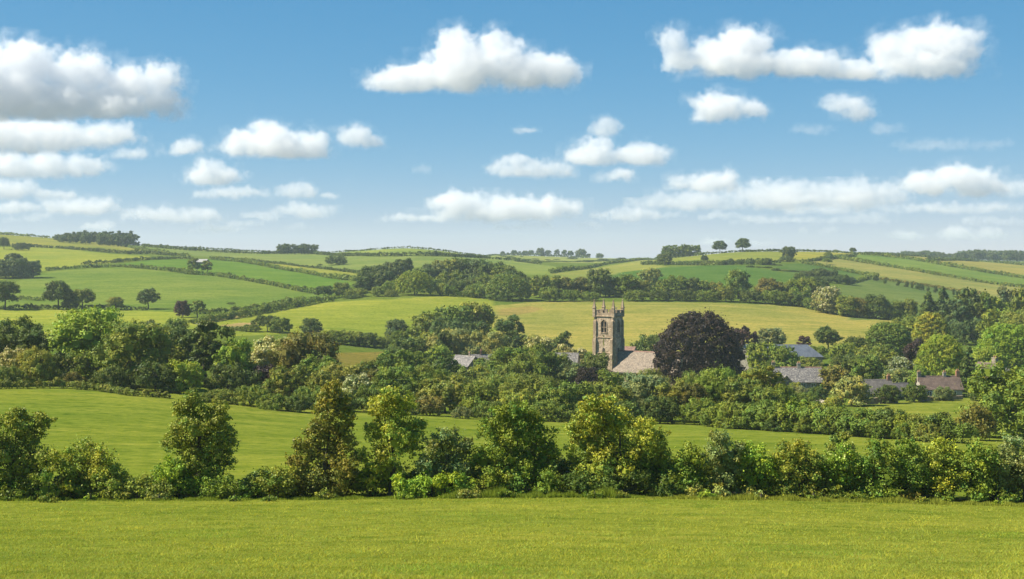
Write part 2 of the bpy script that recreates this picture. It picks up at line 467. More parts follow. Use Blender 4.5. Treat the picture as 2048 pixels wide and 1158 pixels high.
    dd = math_('MAXIMUM', dd, math_('MULTIPLY', veil, 0.34))
    dd = math_('MULTIPLY', dd, math_('ADD', 0.35, math_('MULTIPLY', n2, 1.3)))
    dd = math_('MULTIPLY', dd, fl)
    K = KD*dens/(100.0*s)
    dd = math_('MULTIPLY', dd, K)
    vc = nn.new("GeometryNodeVolumeCube")
    ll.new(dd, vc.inputs["Density"])
    vc.inputs["Min"].default_value = (x0*s, -dr*s, zbot*s)
    vc.inputs["Max"].default_value = (x1*s, dr*s, ztop*s)
    vc.inputs["Resolution X"].default_value = max(8, int((x1-x0)/vox))
    vc.inputs["Resolution Y"].default_value = max(8, int(2*dr/(vox*1.5)))
    vc.inputs["Resolution Z"].default_value = max(8, int((ztop-zbot)/vox))
    sm = nn.new("GeometryNodeSetMaterial"); sm.inputs["Material"].default_value = M_CLOUD
    ll.new(vc.outputs[0], sm.inputs[0])
    go = nn.new("NodeGroupOutput"); ll.new(sm.outputs[0], go.inputs[0])
    mod = o.modifiers.new("cloud_shape", 'NODES'); mod.node_group = g
    me.materials.append(M_CLOUD)
    tag(o, label, "cloud", "fair-weather clouds")
    return o

CLOUDS = [
 ("large bright cumulus cut by the picture's left edge, topmost there", 245, [(30,190,120,60),(50,130,80,58),(160,150,75,58),(150,195,125,50),(250,172,75,50),(320,160,52,42),(325,200,50,42),(-60,160,110,85),(240,212,110,36),(60,215,150,36)], 1.0, 0.3, 0.55),
 ("long flat cloud just under the largest left cloud", 312, [(-30,270,140,46),(90,273,120,42),(205,270,85,32)], 0.9, 0.35, 0.6),
 ("third cloud down the left edge, a ragged bank", 360, [(-20,333,115,37),(80,333,100,34),(165,330,68,28)], 0.8, 0.35, 0.6),
 ("small cloud low on the left edge", 402, [(0,381,85,29),(110,390,60,16)], 0.8, 0.35, 0.6),
 ("faint low cloud above the left hilltop wood", 432, [(155,415,110,25),(30,418,70,18)], 0.6, 0.5, 0.7),
 ("flat low cloud right of the hilltop wood", 448, [(320,430,110,20),(410,432,40,14)], 0.6, 0.5, 0.7),
 ("tiny puff right of the third left-edge cloud", 322, [(262,308,42,18)], 0.5, 0.5, 0.7),
 ("small puff beside the twin-humped cloud", 315, [(370,298,52,20)], 0.6, 0.5, 0.7),
 ("twin-humped white cumulus in the left half of the sky", 320, [(555,290,85,42),(535,268,48,34),(485,290,48,34),(622,292,54,40)], 1.0, 0.3, 0.5),
 ("small round puff right of the twin-humped cumulus", 302, [(715,272,38,28),(737,283,32,20)], 0.9, 0.35, 0.6),
 ("domed white cloud under the twin-humped cumulus", 375, [(430,352,70,30),(425,340,45,25)], 1.0, 0.3, 0.5),
 ("thin flat cloud under the domed cloud", 402, [(440,388,95,17),(500,384,45,14)], 0.6, 0.45, 0.6),
 ("small puff left of the centre low in the sky", 402, [(597,385,50,20),(660,390,22,12)], 0.8, 0.4, 0.6),
 ("small bright low puff above the hilltop copse", 440, [(618,420,58,22)], 0.8, 0.4, 0.6),
 ("large flat-bottomed cumulus high in the middle", 188, [(830,157,110,36),(930,132,95,58),(915,88,52,42),(1000,100,58,42),(1040,140,85,48),(1105,140,66,38),(770,162,52,27)], 0.95, 0.3, 0.55),
 ("long trailing cumulus at the top right, its left part", 162, [(1345,88,36,38),(1350,120,45,35),(1420,108,64,42),(1490,92,70,48),(1480,130,115,34),(1600,130,95,36),(1690,142,75,24)], 0.95, 0.32, 0.55),
 ("rounded cumulus ending the row at the top right", 165, [(1795,102,68,50),(1870,85,76,50),(1920,95,58,50),(1850,132,125,34),(1740,150,60,18)], 0.8, 0.38, 0.6),
 ("white cumulus puff under the long trailing cloud", 250, [(1435,215,60,36),(1500,222,38,22),(1420,230,50,24)], 0.9, 0.35, 0.55),
 ("thin grey-white wisp right of the white puff", 250, [(1690,208,55,24),(1715,228,50,22)], 0.45, 0.5, 0.8),
 ("faint slanting wisp trailing below the thin cloud", 275, [(1770,256,48,14),(1610,262,60,14)], 0.2, 0.5, 0.8),
 ("small faint wisp above the middle cloud bank", 275, [(1212,256,45,22),(1050,262,30,10)], 0.4, 0.5, 0.8),
 ("low white cloud left of the middle bank", 358, [(1060,342,105,22),(1045,325,58,20)], 0.9, 0.4, 0.6),
 ("white cloud bank right of the middle of the sky", 335, [(1190,312,85,30),(1275,312,80,28),(1190,292,42,24),(1310,300,42,16)], 0.85, 0.38, 0.6),
 ("small puff hanging below the middle bank", 368, [(1235,352,42,17)], 0.7, 0.45, 0.6),
 ("wide layered cloud low over the round hill", 446, [(915,406,66,30),(1000,420,170,32),(1095,412,80,26),(830,438,90,16)], 0.7, 0.4, 0.65),
 ("flat low cloud above the tower's far valley", 448, [(1250,432,75,18)], 0.7, 0.45, 0.65),
 ("domed grey-white cloud at the left of the right bank", 390, [(1400,368,85,26),(1455,357,38,22)], 0.65, 0.4, 0.6),
 ("broad soft grey cloud bank on the right", 425, [(1380,405,160,28),(1560,392,160,40),(1710,390,140,38)], 0.42, 0.55, 0.7),
 ("bright heaped cumulus near the right edge", 402, [(1850,368,62,28),(1930,355,72,34),(1965,375,66,26)], 1.0, 0.3, 0.5),
 ("flat grey layer under the bright right cumulus", 430, [(1900,416,170,17),(1640,425,120,16)], 0.45, 0.5, 0.65),
 ("ragged low row of puffs over the far right wood", 484, [(1810,474,50,13),(1910,466,58,19),(1975,470,52,12)], 0.9, 0.4, 0.6),
 ("small low puff behind the skyline oaks", 494, [(1428,484,42,16),(1510,490,60,9)], 0.9, 0.4, 0.6),
 ("little puff over the hilltop wood on the left", 466, [(195,455,48,13)], 0.8, 0.4, 0.6),
 ("low pale puff left of the hilltop copse", 470, [(430,460,60,13)], 0.55, 0.5, 0.6),
 ("low faint layer between the left puffs", 446, [(520,432,70,14)], 0.35, 0.5, 0.6),
 ("faint grey streak near the right edge", 305, [(1860,292,110,16),(1980,288,50,12)], 0.22, 0.5, 0.8),
 ("thin broken veil of grey-white cloud low over the round hill", 452, [(1050,422,420,36),(760,436,200,20)], 0.27, 0.5, 1.0),
 ("thin broken veil of grey-white cloud low on the right", 448, [(1700,410,420,44),(1400,420,220,28)], 0.29, 0.5, 1.0),
 ("thin broken veil of grey-white cloud low over the left hill", 458, [(330,434,330,28)], 0.25, 0.5, 1.0),
 ("faint grey scrap left of the middle white cloud", 352, [(838,340,62,12)], 0.2, 0.5, 0.8),
 ("tiny grey scrap below the faint grey one", 378, [(785,368,36,12)], 0.2, 0.5, 0.8),
 ("small white puff at the far left horizon", 448, [(60,436,60,12)], 0.4, 0.5, 0.7),
 ("soft low bank between the layered cloud and the tower", 462, [(1060,452,120,12),(1180,456,60,9)], 0.4, 0.5, 0.7),
 ("flat white streak low in the right half", 445, [(1440,434,110,11),(1330,428,60,10)], 0.45, 0.5, 0.7),
 ("small bright puff in front of the grey right bank", 415, [(1590,400,58,16),(1700,394,40,12)], 0.55, 0.45, 0.6),
 ("long low streak under the grey right bank", 455, [(1560,440,130,12),(1720,438,90,12)], 0.4, 0.5, 0.7),
 ("low flat white cloud right of the skyline oaks", 470, [(1640,462,90,9)], 0.35, 0.5, 0.7),
 ("grey-white layer at the right edge above the far wood", 462, [(1990,446,110,13)], 0.35, 0.5, 0.7),
 ("soft grey cloud at the right edge beside the heaped cumulus", 400, [(2060,378,60,26)], 0.35, 0.5, 0.7),
 ("pale low streak left of the small bright low puff", 462, [(500,450,60,9),(590,455,50,7)], 0.35, 0.5, 0.7),
 ("thin grey band above the flat low left clouds", 402, [(250,390,90,10),(180,378,50,8)], 0.15, 0.5, 0.8),
]
for i, c in enumerate(CLOUDS):
    cloud(c[0], c[1], c[2], c[3]*(1.5 if 0.3 < c[3] < 0.75 else 1.0), c[4], c[5], seed=i+1)
print("clouds", round(time.time()-T0, 1))

# ------------------------------------------------------------------ foliage
def foliage_material(name, spec=0.14, trans=0.2):
    m, nt, out = new_mat(name)
    att = N(nt, "ShaderNodeAttribute", attribute_name="tint")
    oi = N(nt, "ShaderNodeObjectInfo")
    c = mixcol(nt, 'MULTIPLY', 1.0, att.outputs["Color"], oi.outputs["Color"])
    # pale blossom and new shoots keep their own colour: stored with alpha-free blue excess
    b = N(nt, "ShaderNodeBsdfPrincipled")
    b.inputs["Roughness"].default_value = 0.5
    b.inputs["Specular IOR Level"].default_value = spec
    nt.links.new(c, b.inputs["Base Color"])
    t = N(nt, "ShaderNodeBsdfTranslucent")
    ct = mixcol(nt, 'MULTIPLY', 1.0, c, (1.15, 1.12, 0.6))
    nt.links.new(ct, t.inputs["Color"])
    mx = N(nt, "ShaderNodeMixShader"); mx.inputs[0].default_value = trans
    nt.links.new(b.outputs[0], mx.inputs[1]); nt.links.new(t.outputs[0], mx.inputs[2])
    nt.links.new(mx.outputs[0], out.inputs["Surface"])
    return m
M_LEAF = foliage_material("foliage")
M_BLADE = foliage_material("grass_blades", 0.0, 0.35)

def bark_material():
    m, nt, out = new_mat("bark")
    tc = N(nt, "ShaderNodeTexCoord")
    n = noise(nt, tc.outputs["Object"], 9.0, 4)
    c = ramp(nt, n, 0.3, 0.7, (0.03, 0.024, 0.018), (0.10, 0.085, 0.065))
    b = N(nt, "ShaderNodeBsdfPrincipled"); b.inputs["Roughness"].default_value = 0.9
    nt.links.new(c, b.inputs["Base Color"])
    nt.links.new(b.outputs[0], out.inputs["Surface"])
    return m
M_BARK = bark_material()

def leaf_quads(pos, nrm, size, r, colr, jitter=0.6, up=0.25, aspect=0.62):
    """rhombus leaves at pos, facing roughly nrm, each folded a little; returns verts, faces, colours"""
    n = len(pos)
    d = nrm + r.normal(0, jitter, (n, 3)); d[:, 2] += up
    d /= np.linalg.norm(d, axis=1, keepdims=True) + 1e-9
    a = r.normal(0, 1, (n, 3)); t = np.cross(d, a); t /= np.linalg.norm(t, axis=1, keepdims=True) + 1e-9
    b = np.cross(d, t)
    s = (size * r.uniform(0.65, 1.35, n))[:, None]
    fold = d * s * 0.16
    v0 = pos - t*s; v1 = pos + b*s*aspect - fold; v2 = pos + t*s; v3 = pos - b*s*aspect - fold
    V = np.stack((v0, v1, v2, v3), axis=1).reshape(-1, 3)
    F = np.arange(4*n, dtype=np.int32)
    C = np.repeat(colr, 4, axis=0)
    return V, F, C

def lobes_leaves(L, n, size, r, rough=0.22, keep=0.72, hue=0.12, jitter=0.6, shoot=0.0, shoot_len=0.3, accent=None, accent_p=0.0, under=0.35, inner_k=0.60):
    """L: (k,4..6) lobes x,y,z,r (ellipsoid rz optional). Leaves on the outside of the union of lobes"""
    L = np.asarray(L, dtype=float)
    c = L[:, :3]; rx = L[:, 3]; rz = L[:, 4] if L.shape[1] > 4 else L[:, 3]
    area = rx * (rx + rz)
    k = r.choice(len(L), int(n*1.9), p=area/area.sum())
    # sprays: every lobe carries a dozen small rounded clumps with dark gaps between them
    m = 13
    cd = r.normal(0, 1, (len(L), m, 3)); cd[:, :, 2] += 0.35
    cd /= np.linalg.norm(cd, axis=2, keepdims=True)
    cj = r.integers(0, m, len(k))
    off = r.normal(0, 0.25, (len(k), 3))
    d = cd[k, cj] + off; d /= np.linalg.norm(d, axis=1, keepdims=True)
    cb = r.uniform(0.82, 1.18, (len(L), m))[k, cj]
    thin = (d[:, 2] < -0.25) & (r.random(len(k)) > under)
    k, d, off, cb = k[~thin], d[~thin], off[~thin], cb[~thin]
    bulge = np.exp(-(off*off).sum(1)/(2*0.24**2))
    rad = 0.84 + 0.30*bulge*cb - rough*np.abs(r.normal(0, 1, len(k)))*0.7
    inner = r.random(len(k)) < 0.12
    rad = np.where(inner, rad*r.uniform(0.55, 0.9, len(k)), rad)
    face = d + 1.3*off; face /= np.linalg.norm(face, axis=1, keepdims=True) + 1e-9
    if shoot > 0:
        sh = r.random(len(k)) < shoot
        rad = np.where(sh, rad + r.random(len(k))*shoot_len, rad)
    sc = np.stack((rx[k], rx[k], rz[k]), axis=1)
    p = c[k] + d*sc*rad[:, None]
    # drop leaves buried in other lobes
    ok = np.ones(len(p), dtype=bool)
    for j in range(len(L)):
        q = (p - c[j])/np.array([rx[j], rx[j], rz[j]])
        ok &= ~(((q*q).sum(1) < keep*keep) & (k != j))
    ids = np.nonzero(ok)[0]
    if len(ids) > n: ids = r.choice(ids, n, replace=False)
    p, d, k, rad, face, cb = p[ids], d[ids], k[ids], rad[ids], face[ids], cb[ids]
    lob = r.uniform(1-hue, 1+hue, len(L)); yel = r.uniform(-hue, hue, len(L))
    g = lob[k]*(0.45+0.55*cb)*r.uniform(0.8, 1.2, len(k))
    y = yel[k] + r.normal(0, 0.10, len(k))
    C = np.stack((g*(1+0.9*y), g*(1+0.15*y), g*(1-0.8*y)), axis=1).clip(0.05, 3)
    if accent is not None:
        a = (r.random(len(k)) < accent_p*np.clip(d[:, 2]+0.6, 0, 1.4)*np.clip(1.4*lob[k]-0.4, 0.1, 2)) & (rad > 0.74)
        C[a] = np.asarray(accent)*r.uniform(0.75, 1.15, (a.sum(), 1))
    V, F, CC = leaf_quads(p, face, np.full(len(p), size), r, C, jitter)
    if inner_k <= 0: return V, F, CC
    # opaque lump added inside every lobe for inner foliage, blocking see-through and darkening gaps
    cube = np.array([(-1,-1,-1),(1,-1,-1),(1,1,-1),(-1,1,-1),(-1,-1,1),(1,-1,1),(1,1,1),(-1,1,1)], float)/math.sqrt(3)
    qf = np.array([(0,3,2,1),(4,5,6,7),(0,1,5,4),(1,2,6,5),(2,3,7,6),(3,0,4,7)])
    an = r.uniform(0, 6.28, len(L)); ca, sa = np.cos(an), np.sin(an)
    cv = np.repeat(cube[None], len(L), 0)
    cv = np.stack((cv[:, :, 0]*ca[:, None]-cv[:, :, 1]*sa[:, None], cv[:, :, 0]*sa[:, None]+cv[:, :, 1]*ca[:, None], cv[:, :, 2]), -1)
    cv = c[:, None, :] + cv*np.stack((rx, rx, rz), 1)[:, None, :]*inner_k*r.uniform(0.85, 1.1, (len(L), 8, 1))
    iv = cv[:, qf, :].reshape(-1, 3)
    ic = np.repeat(np.stack((lob, lob, lob), 1)*0.95, 24, axis=0)
    V = np.concatenate((V, iv)); CC = np.concatenate((CC, ic))
    return V, np.arange(len(V), dtype=np.int32), CC

def tube(pts, rads, seg=7):
    """tapered bent tube through pts"""
    pts = [np.asarray(p, float) for p in pts]
    V, F, base = [], [], 0
    for i, p in enumerate(pts):
        dv = (pts[min(i+1, len(pts)-1)] - pts[max(i-1, 0)]); dv /= np.linalg.norm(dv)+1e-9
        u = np.cross(dv, [0.31, 0.95, 0.11]); u /= np.linalg.norm(u)+1e-9; w = np.cross(dv, u)
        for s in range(seg):
            an = 2*math.pi*s/seg
            V.append(p + rads[i]*(math.cos(an)*u + math.sin(an)*w))
    for i in range(len(pts)-1):
        for s in range(seg):
            a = i*seg+s; b = i*seg+(s+1) % seg
            F.append((a, b, b+seg, a+seg))
    return np.array(V), np.array(F, dtype=np.int32)

def trunk_mesh(name, h, rad, targets, r, lean=(0, 0), fork=0.45):
    """trunk of height h with limbs reaching to target points"""
    Vs, Fs, off = [], [], 0
    top = np.array([lean[0], lean[1], h])
    mid = np.array([lean[0]*0.4+r.normal(0, rad), lean[1]*0.4+r.normal(0, rad), h*0.5])
    def add(v, f):
        nonlocal off
        Vs.append(v); Fs.append(f+off); off += len(v)
    add(*tube([(0, 0, -0.03*h), (0, 0, 0.05*h), mid, top], [rad*1.5, rad*1.05, rad*0.8, rad*0.3], 9))
    for t in targets:
        t = np.asarray(t, float)
        u = r.uniform(fork, 0.9)
        s = mid + (top-mid)*max(0, (u-0.5)*2) if u > 0.5 else mid*(u*2)
        m2 = s*0.5+t*0.5 + np.array([0, 0, 0.08*h])*r.uniform(-0.3, 1)
        add(*tube([s, m2, t], [rad*0.45, rad*0.28, rad*0.08], 5))
    V = np.concatenate(Vs); F = np.concatenate(Fs).reshape(-1)
    return np_mesh(name, V, F, 4, None, smooth=True, mat=M_BARK)

def crown_mesh(name, parts):
    V = np.concatenate([p[0] for p in parts]); C = np.concatenate([p[2] for p in parts])
    return np_mesh(name, V, np.arange(len(V), dtype=np.int32), 4, C, mat=M_LEAF)

def envelope_lobes(kind, r):
    """lobes of a crown in a tree of height 1 and half-width 0.5"""
    L = []
    def add(x, y, z, a, b=None): L.append((x, y, z, a, b if b else a))
    if kind == 'round':        # dense dome almost to the ground
        for i in range(46):
            th = r.uniform(0, 2*math.pi); u = r.uniform(0.0, 1.0)
            z = 0.12 + 0.76*u; w = 0.40*math.sqrt(max(0.02, 1-((z-0.45)/0.52)**2))
            q = r.uniform(0.55, 1.0); rr = r.uniform(0.09, 0.16)
            add(w*q*math.cos(th), w*q*math.sin(th), z*0.98, rr, rr*0.85)
        add(0, 0, 0.5, 0.30, 0.34)
    elif kind == 'dome':       # very regular heavy dome
        for i in range(130):
            th = i*2.39996; u = (i+0.5)/130
            z = 0.08 + 0.86*u; w = 0.435*math.sqrt(max(0.004, 1-((z-0.34)/0.61)**2))
            q = r.uniform(0.88, 1.0); rr = r.uniform(0.055, 0.10)
            add(w*q*math.cos(th), w*q*math.sin(th), z, rr, rr*0.9)
        add(0, 0, 0.44, 0.40, 0.44)
    elif kind == 'oak':        # spreading on a clear trunk
        for i in range(34):
            th = r.uniform(0, 2*math.pi); u = r.uniform(0, 1)
            z = 0.32 + 0.56*u; w = 0.40*math.sqrt(max(0.05, 1-((z-0.52)/0.42)**2))
            q = math.sqrt(r.uniform(0.25, 1.0)); rr = r.uniform(0.08, 0.15)
            add(w*q*math.cos(th), w*q*math.sin(th), z, rr, rr*0.75)
        add(0, 0, 0.6, 0.22, 0.22)
    elif kind == 'bush':       # low mound from the ground
        for i in range(36):
            th = r.uniform(0, 2*math.pi); u = r.uniform(0, 1)
            z = 0.10 + 0.72*u; w = 0.40*math.sqrt(max(0.05, 1-(max(z-0.2, 0)/0.68)**2))
            q = r.uniform(0.45, 1.0); rr = r.uniform(0.10, 0.17)
            add(w*q*math.cos(th), w*q*math.sin(th), z, rr, rr)
        add(0, 0, 0.35, 0.32, 0.34)
    elif kind == 'tall':       # upright oval with ragged outline
        for i in range(44):
            th = r.uniform(0, 2*math.pi); u = r.uniform(0, 1)
            z = 0.12 + 0.78*u; w = 0.42*math.sqrt(max(0.03, 1-((z-0.48)/0.50)**2))*r.uniform(0.8, 1.05)
            q = r.uniform(0.4, 1.0); rr = r.uniform(0.07, 0.14)
            add(w*q*math.cos(th), w*q*math.sin(th), z, rr, rr*1.1)
        add(0, 0, 0.5, 0.20, 0.34)
    elif kind == 'cone':       # pointed, shelving
        for i in range(60):
            u = r.uniform(0, 1)**0.8; z = 0.08 + 0.86*u; w = 0.42*(1-u)**0.75
            th = r.uniform(0, 2*math.pi); q = r.uniform(0.45, 1); rr = 0.05 + 0.08*(1-u)
            add(w*q*math.cos(th), w*q*math.sin(th), z, rr, rr*0.8)
        add(0, 0, 0.35, 0.2, 0.3)
    return L

PROTO = {}
ACC = {'fresh': (1.6, 2.6, 1.3), 'blossom': (1.9, 1.75, 3.4), None: None}
ASPECTS = np.array([0.6, 0.9, 1.3, 1.9, 2.6])
def proto(kind, var, lod, aq):
    """trunk and crown of a tree one unit high and aq units wide; shared by alike trees"""
    key = (kind, var, lod, aq)
    if key in PROTO: return PROTO[key]
    base = kind.split('_')[0]
    acc = kind.split('_')[1] if '_' in kind else None
    r = rng(sum(map(ord, base))*7 + var*101 + int(aq*10))
    L = []
    for rep in range(1 if aq < 1.3 else (2 if aq < 2 else 3)):
        E = envelope_lobes(base, r)
        f = min(max(aq, 0.72), 1.25)
        for k, l in enumerate(E):
            core = k == len(E)-1
            L.append((l[0]*aq, l[1]*aq, l[2], l[3]*(aq if core else f), l[4]*(1 if core else min(f, 1.1))))
    n, size = {1: (10500, 0.0175), 2: (3600, 0.029)}[lod]
    n = int(n*min(max(aq, 0.7), 1.6))
    if base == 'dome': n, size = int(n*1.9), size*0.8
    V = lobes_leaves(L, n, size, r, hue=0.22, rough=0.28, shoot=0.10, shoot_len=0.5, accent=ACC[acc], accent_p={'blossom': 0.45, 'fresh': 0.035}.get(acc, 0), jitter=0.42)
    crown = crown_mesh("crown", [V])
    Lr = np.array(L)
    tg = [Lr[i, :3]*np.array([0.8, 0.8, 1.0]) for i in r.choice(len(L)-1, 7, replace=False)]
    trunk = trunk_mesh("trunk", 0.62, {'oak': 0.032, 'cone': 0.022}.get(base, 0.028), tg, r)
    PROTO[key] = (trunk, crown)
    return PROTO[key]

# foliage colours (reflectance of the leaves)
TINT = {
 'green': (0.120, 0.174, 0.031), 'dark': (0.064, 0.098, 0.023), 'bright': (0.165, 0.245, 0.034), 'olive': (0.150, 0.185, 0.038),
 'yellow': (0.195, 0.232, 0.040), 'grey': (0.150, 0.190, 0.085), 'blue': (0.066, 0.100, 0.036), 'purple': (0.066, 0.046, 0.052),
 'copper': (0.035, 0.028, 0.025), 'brown': (0.145, 0.150, 0.040), 'pale': (0.215, 0.245, 0.085),
}
TINT = {k: tuple(np.array(v)*np.array([1.16, 1.03, 0.75])*(1.0 if k in ('copper', 'purple') else (1.38 if k in ('dark', 'blue') else 1.2))) for k, v in TINT.items()}
TREE_N = [0]
def tree(px, top, w, Y, kind, tint, label, group=None, base=None, name=None, cat="tree", dark=1.0):
    """a tree standing on the land at bearing px and distance Y; top and width as they appear"""
    if base is not None and Y is None:
        p = land(px, base); Y = p.y
    else:
        p = at(px, Y)
    ztop = (HOR - top)/FPX*Y
    h = max(ztop - p.z, 1.2)
    wm = w/FPX*Y
    TREE_N[0] += 1
    r = rng(TREE_N[0]*17+3)
    hp = h/Y*FPX
    lod = 1 if (hp > 78 and Y < 520) else 2
    var = int(r.integers(0, 3 if kind.split('_')[0] in ('round', 'oak', 'bush', 'tall') else 2))
    k = 1.22 if Y < 560 else 1.12
    a = wm*k/h
    aq = float(ASPECTS[np.argmin(np.abs(np.log(ASPECTS/a)))])
    if aq > 1.6 or lod == 1: var = var % 2
    tr, cr = proto(kind, var, lod, aq)
    b = kind.split('_')[0]
    name = name or {'oak': 'oak_tree', 'bush': 'shrub', 'cone': 'conifer_tree', 'dome': 'broadleaf_tree', 'round': 'broadleaf_tree', 'tall': 'broadleaf_tree'}[b]
    if acc_name(kind) and 'blossom' in kind: name = 'hawthorn_tree'
    root = bpy.data.objects.new(name, None); col.objects.link(root)
    root.empty_display_size = 0.5
    root.location = p
    root.rotation_euler = (0, 0, r.uniform(0, 2*math.pi))
    root.scale = (h*a/aq, h*a/aq, h*1.02)
    t = link("stem" if b == 'bush' else "trunk", tr, root)
    c = link("foliage" if b == 'bush' else "crown", cr, root)
    tc = np.array(TINT[tint])*r.uniform(0.88, 1.12)*dark*np.array([r.uniform(0.92, 1.08), 1.0, r.uniform(0.85, 1.15)])
    c.color = (*tc, 1.0)
    if b == 'bush' and cat == "tree": cat = "shrub"
    tag(root, label, cat, group)
    return root
def acc_name(kind): return '_' in kind

def hedge(label, pts, height=2.0, width=None, tint='green', leaf=None, px=True, name="hedge", group="field hedges", seed=None, gap=1.0, rough=0.25, yfix=None, dens=1.0, kind=None, nmax=26000):
    """a hedge along a line traced on the land"""
    W = [land(*p) if px else Vector(p) for p in pts] if yfix is None else [at(p[0], p[1]) for p in pts]
    r = rng(seed or (len(label)*31 + int(abs(pts[0][0])*7+abs(pts[0][1])*3)))
    width = width or height*0.75
    P = [W[0]]
    L = []
    dist = sum(v.y for v in W)/len(W)
    for a, b in zip(W[:-1], W[1:]):
        ln = (b-a).length
        step = max(height*0.32*gap, dist*0.0007)
        k = max(1, int(ln/step))
        for i in range(k):
            q = a.lerp(b, (i+r.uniform(0, 1))/k)
            hh = height*r.uniform(0.62, 1.12)*(1.25 if r.random() < 0.06 else 1)*(1+0.15*math.sin(q.x*0.05)+0.1*math.sin(q.x*0.17+1))
            x = q.x + r.normal(0, width*0.22); y = q.y + r.normal(0, width*0.22)
            z = float(ground(x, y))
            rr = hh*0.5
            L.append((x, y, z+rr*0.85, max(rr*0.95, width*0.42), rr))
    L = np.array(L)
    leaf = leaf or max(0.055, dist*0.00050)
    area = (4*math.pi*L[:, 3]*L[:, 4]).sum()*0.55
    n = int(min(nmax, max(150, dens*0.75*area/(leaf*leaf*1.25))))
    o0 = Vector((L[0, 0], L[0, 1], float(ground(L[0, 0], L[0, 1]))))
    Lc = L.copy(); Lc[:, :3] -= np.array(o0)
    parts = []
    # work in chunks so that burying tests stay cheap
    ch = 40
    for i in range(0, len(Lc), ch):
        sub = Lc[max(0, i-3):i+ch+3]
        parts.append(lobes_leaves(sub, max(60, int(n*len(sub)/len(Lc))), leaf, r, rough=rough, hue=0.2, shoot=0.06, shoot_len=0.35, under=0.6, inner_k=0.0 if dist > 300 else 0.5))
    me = crown_mesh("hedge", parts)
    o = link(name, me, None, o0)
    o.color = (*(np.array(TINT[tint])*r.uniform(0.92, 1.08)), 1)
    tag(o, label, "hedge", group, kind)
    return o

# ------------------------------------------------------------------ hedges on the hills
HEDGES = [
 ("long hedge on the left skyline running down to the white barn", [(-120,452),(0,463),(60,469),(121,476),(207,486),(285,501),(350,511),(381,514)], 3.0, 'green'),
 ("hedge between the olive stubble and yellow-green field on the left hill", [(-120,486),(0,493),(35,494),(75,495),(120,497),(170,501),(220,506),(250,508),(300,508),(350,512)], 3.2, 'dark'),
 ("hedge along the top of the bright green field", [(164,530),(224,526),(276,521),(350,518),(384,519)], 3.0, 'dark'),
 ("hedge along the top of the large mid-green hillside field", [(92,542),(140,538),(210,535),(240,534),(300,539),(340,542),(381,549),(437,553),(495,562),(547,571),(590,581),(616,586),(640,588)], 3.0, 'green'),
 ("thick hedge slanting below the narrow pale strip field", [(418,519),(478,524),(530,533),(599,545),(651,555),(690,560),(710,562)], 3.2, 'green'),
 ("thin hedge slanting above the narrow pale strip field", [(418,516),(495,522),(556,528),(634,537),(690,544),(725,548)], 2.2, 'dark'),
 ("bushy hedge below the dull olive skyline field", [(285,492),(350,499),(409,503),(461,506),(530,508),(600,507),(650,510)], 3.4, 'dark'),
 ("hedge crossing the foot of the round hill's dome", [(655,511),(680,512),(750,513),(792,513),(853,512),(905,513),(974,517),(1030,522),(1080,529)], 3.6, 'dark'),
 ("hedge along the skyline right of the hilltop wood", [(285,487),(340,487),(435,491),(513,496),(565,501),(610,504)], 2.4, 'dark'),
 ("hedge following the crown of the round hill on the skyline", [(634,507),(690,498),(740,494),(818,490),(887,493),(939,500),(990,509),(1030,518)], 2.0, 'dark'),
 ("short hedge curving down to the lone round bush", [(390,628),(430,627),(461,626),(504,621),(565,611),(608,606)], 3.0, 'green'),
 ("long hedge slanting up beside the tan bare earth", [(385,648),(409,645),(444,640),(495,632),(565,619),(634,606),(668,602)], 3.2, 'green'),
 ("low hedge under the row of lone oaks at the left", [(-60,620),(0,619),(50,619),(112,619),(173,618),(233,619),(293,621)], 2.2, 'dark'),
 ("short hedge behind the leftmost lone oak", [(38,600),(62,601),(88,602)], 2.2, 'green'),
 ("hedge climbing the right hill from the valley to the oaks", [(1100,547),(1140,541),(1175,537),(1245,525),(1314,513),(1370,507)], 3.0, 'green'),
 ("hedge along the right hill's skyline under the two oaks", [(1360,508),(1412,503),(1481,500),(1567,501),(1654,504),(1710,508),(1802,512),(1888,516)], 2.6, 'dark'),
 ("dark hedge across the right hill above the vivid green field", [(1285,530),(1360,530),(1412,531),(1446,530),(1515,525),(1560,526)], 3.4, 'dark'),
 ("hedge from the big hill oak up towards the skyline", [(1602,526),(1645,520),(1710,513)], 2.8, 'dark'),
 ("hedge running down from the big hill oak to the right copse", [(1602,527),(1654,535),(1710,547),(1755,556)], 3.0, 'green'),
 ("lower of the two long parallel hedges on the right hill", [(1660,515),(1698,521),(1784,535),(1871,550),(1957,564),(2048,576),(2150,590)], 3.2, 'green'),
 ("upper of the two long parallel hedges on the right hill", [(1700,508),(1741,511),(1819,519),(1871,528),(1940,540),(2048,557),(2150,570)], 3.4, 'green'),
 ("hedge below the far dark wood at the top right", [(1888,516),(1940,521),(1992,525),(2048,531),(2150,540)], 3.0, 'dark'),
 ("short hedge between the small golden strip and stubble field", [(1853,523),(1905,521),(1957,523)], 2.8, 'dark'),
 ("gappy hedge with dotted bushes above the right-hand trees", [(1757,560),(1819,568),(1871,576),(1931,586),(1966,590)], 2.0, 'brown'),
 ("short hedge at the left end of the gappy dotted hedge", [(1698,568),(1741,557)], 2.6, 'green'),
 ("clipped hedge along the right top of the hay meadow", [(1590,611),(1654,626),(1710,631),(1793,640),(1830,644)], 4.6, 'green'),
 ("clipped hedge at the foot of the central wood", [(880,592),(930,594),(973,597)], 7.0, 'green'),
]
HEDGES.append(("hedge under the row of small trees on the far central skyline", [(1000,510),(1060,507),(1120,508),(1180,512)], 4.0, 'blue'))
for hl in HEDGES:
    hedge(*hl[:3], tint=hl[3])
print("hedges", round(time.time()-T0, 1))

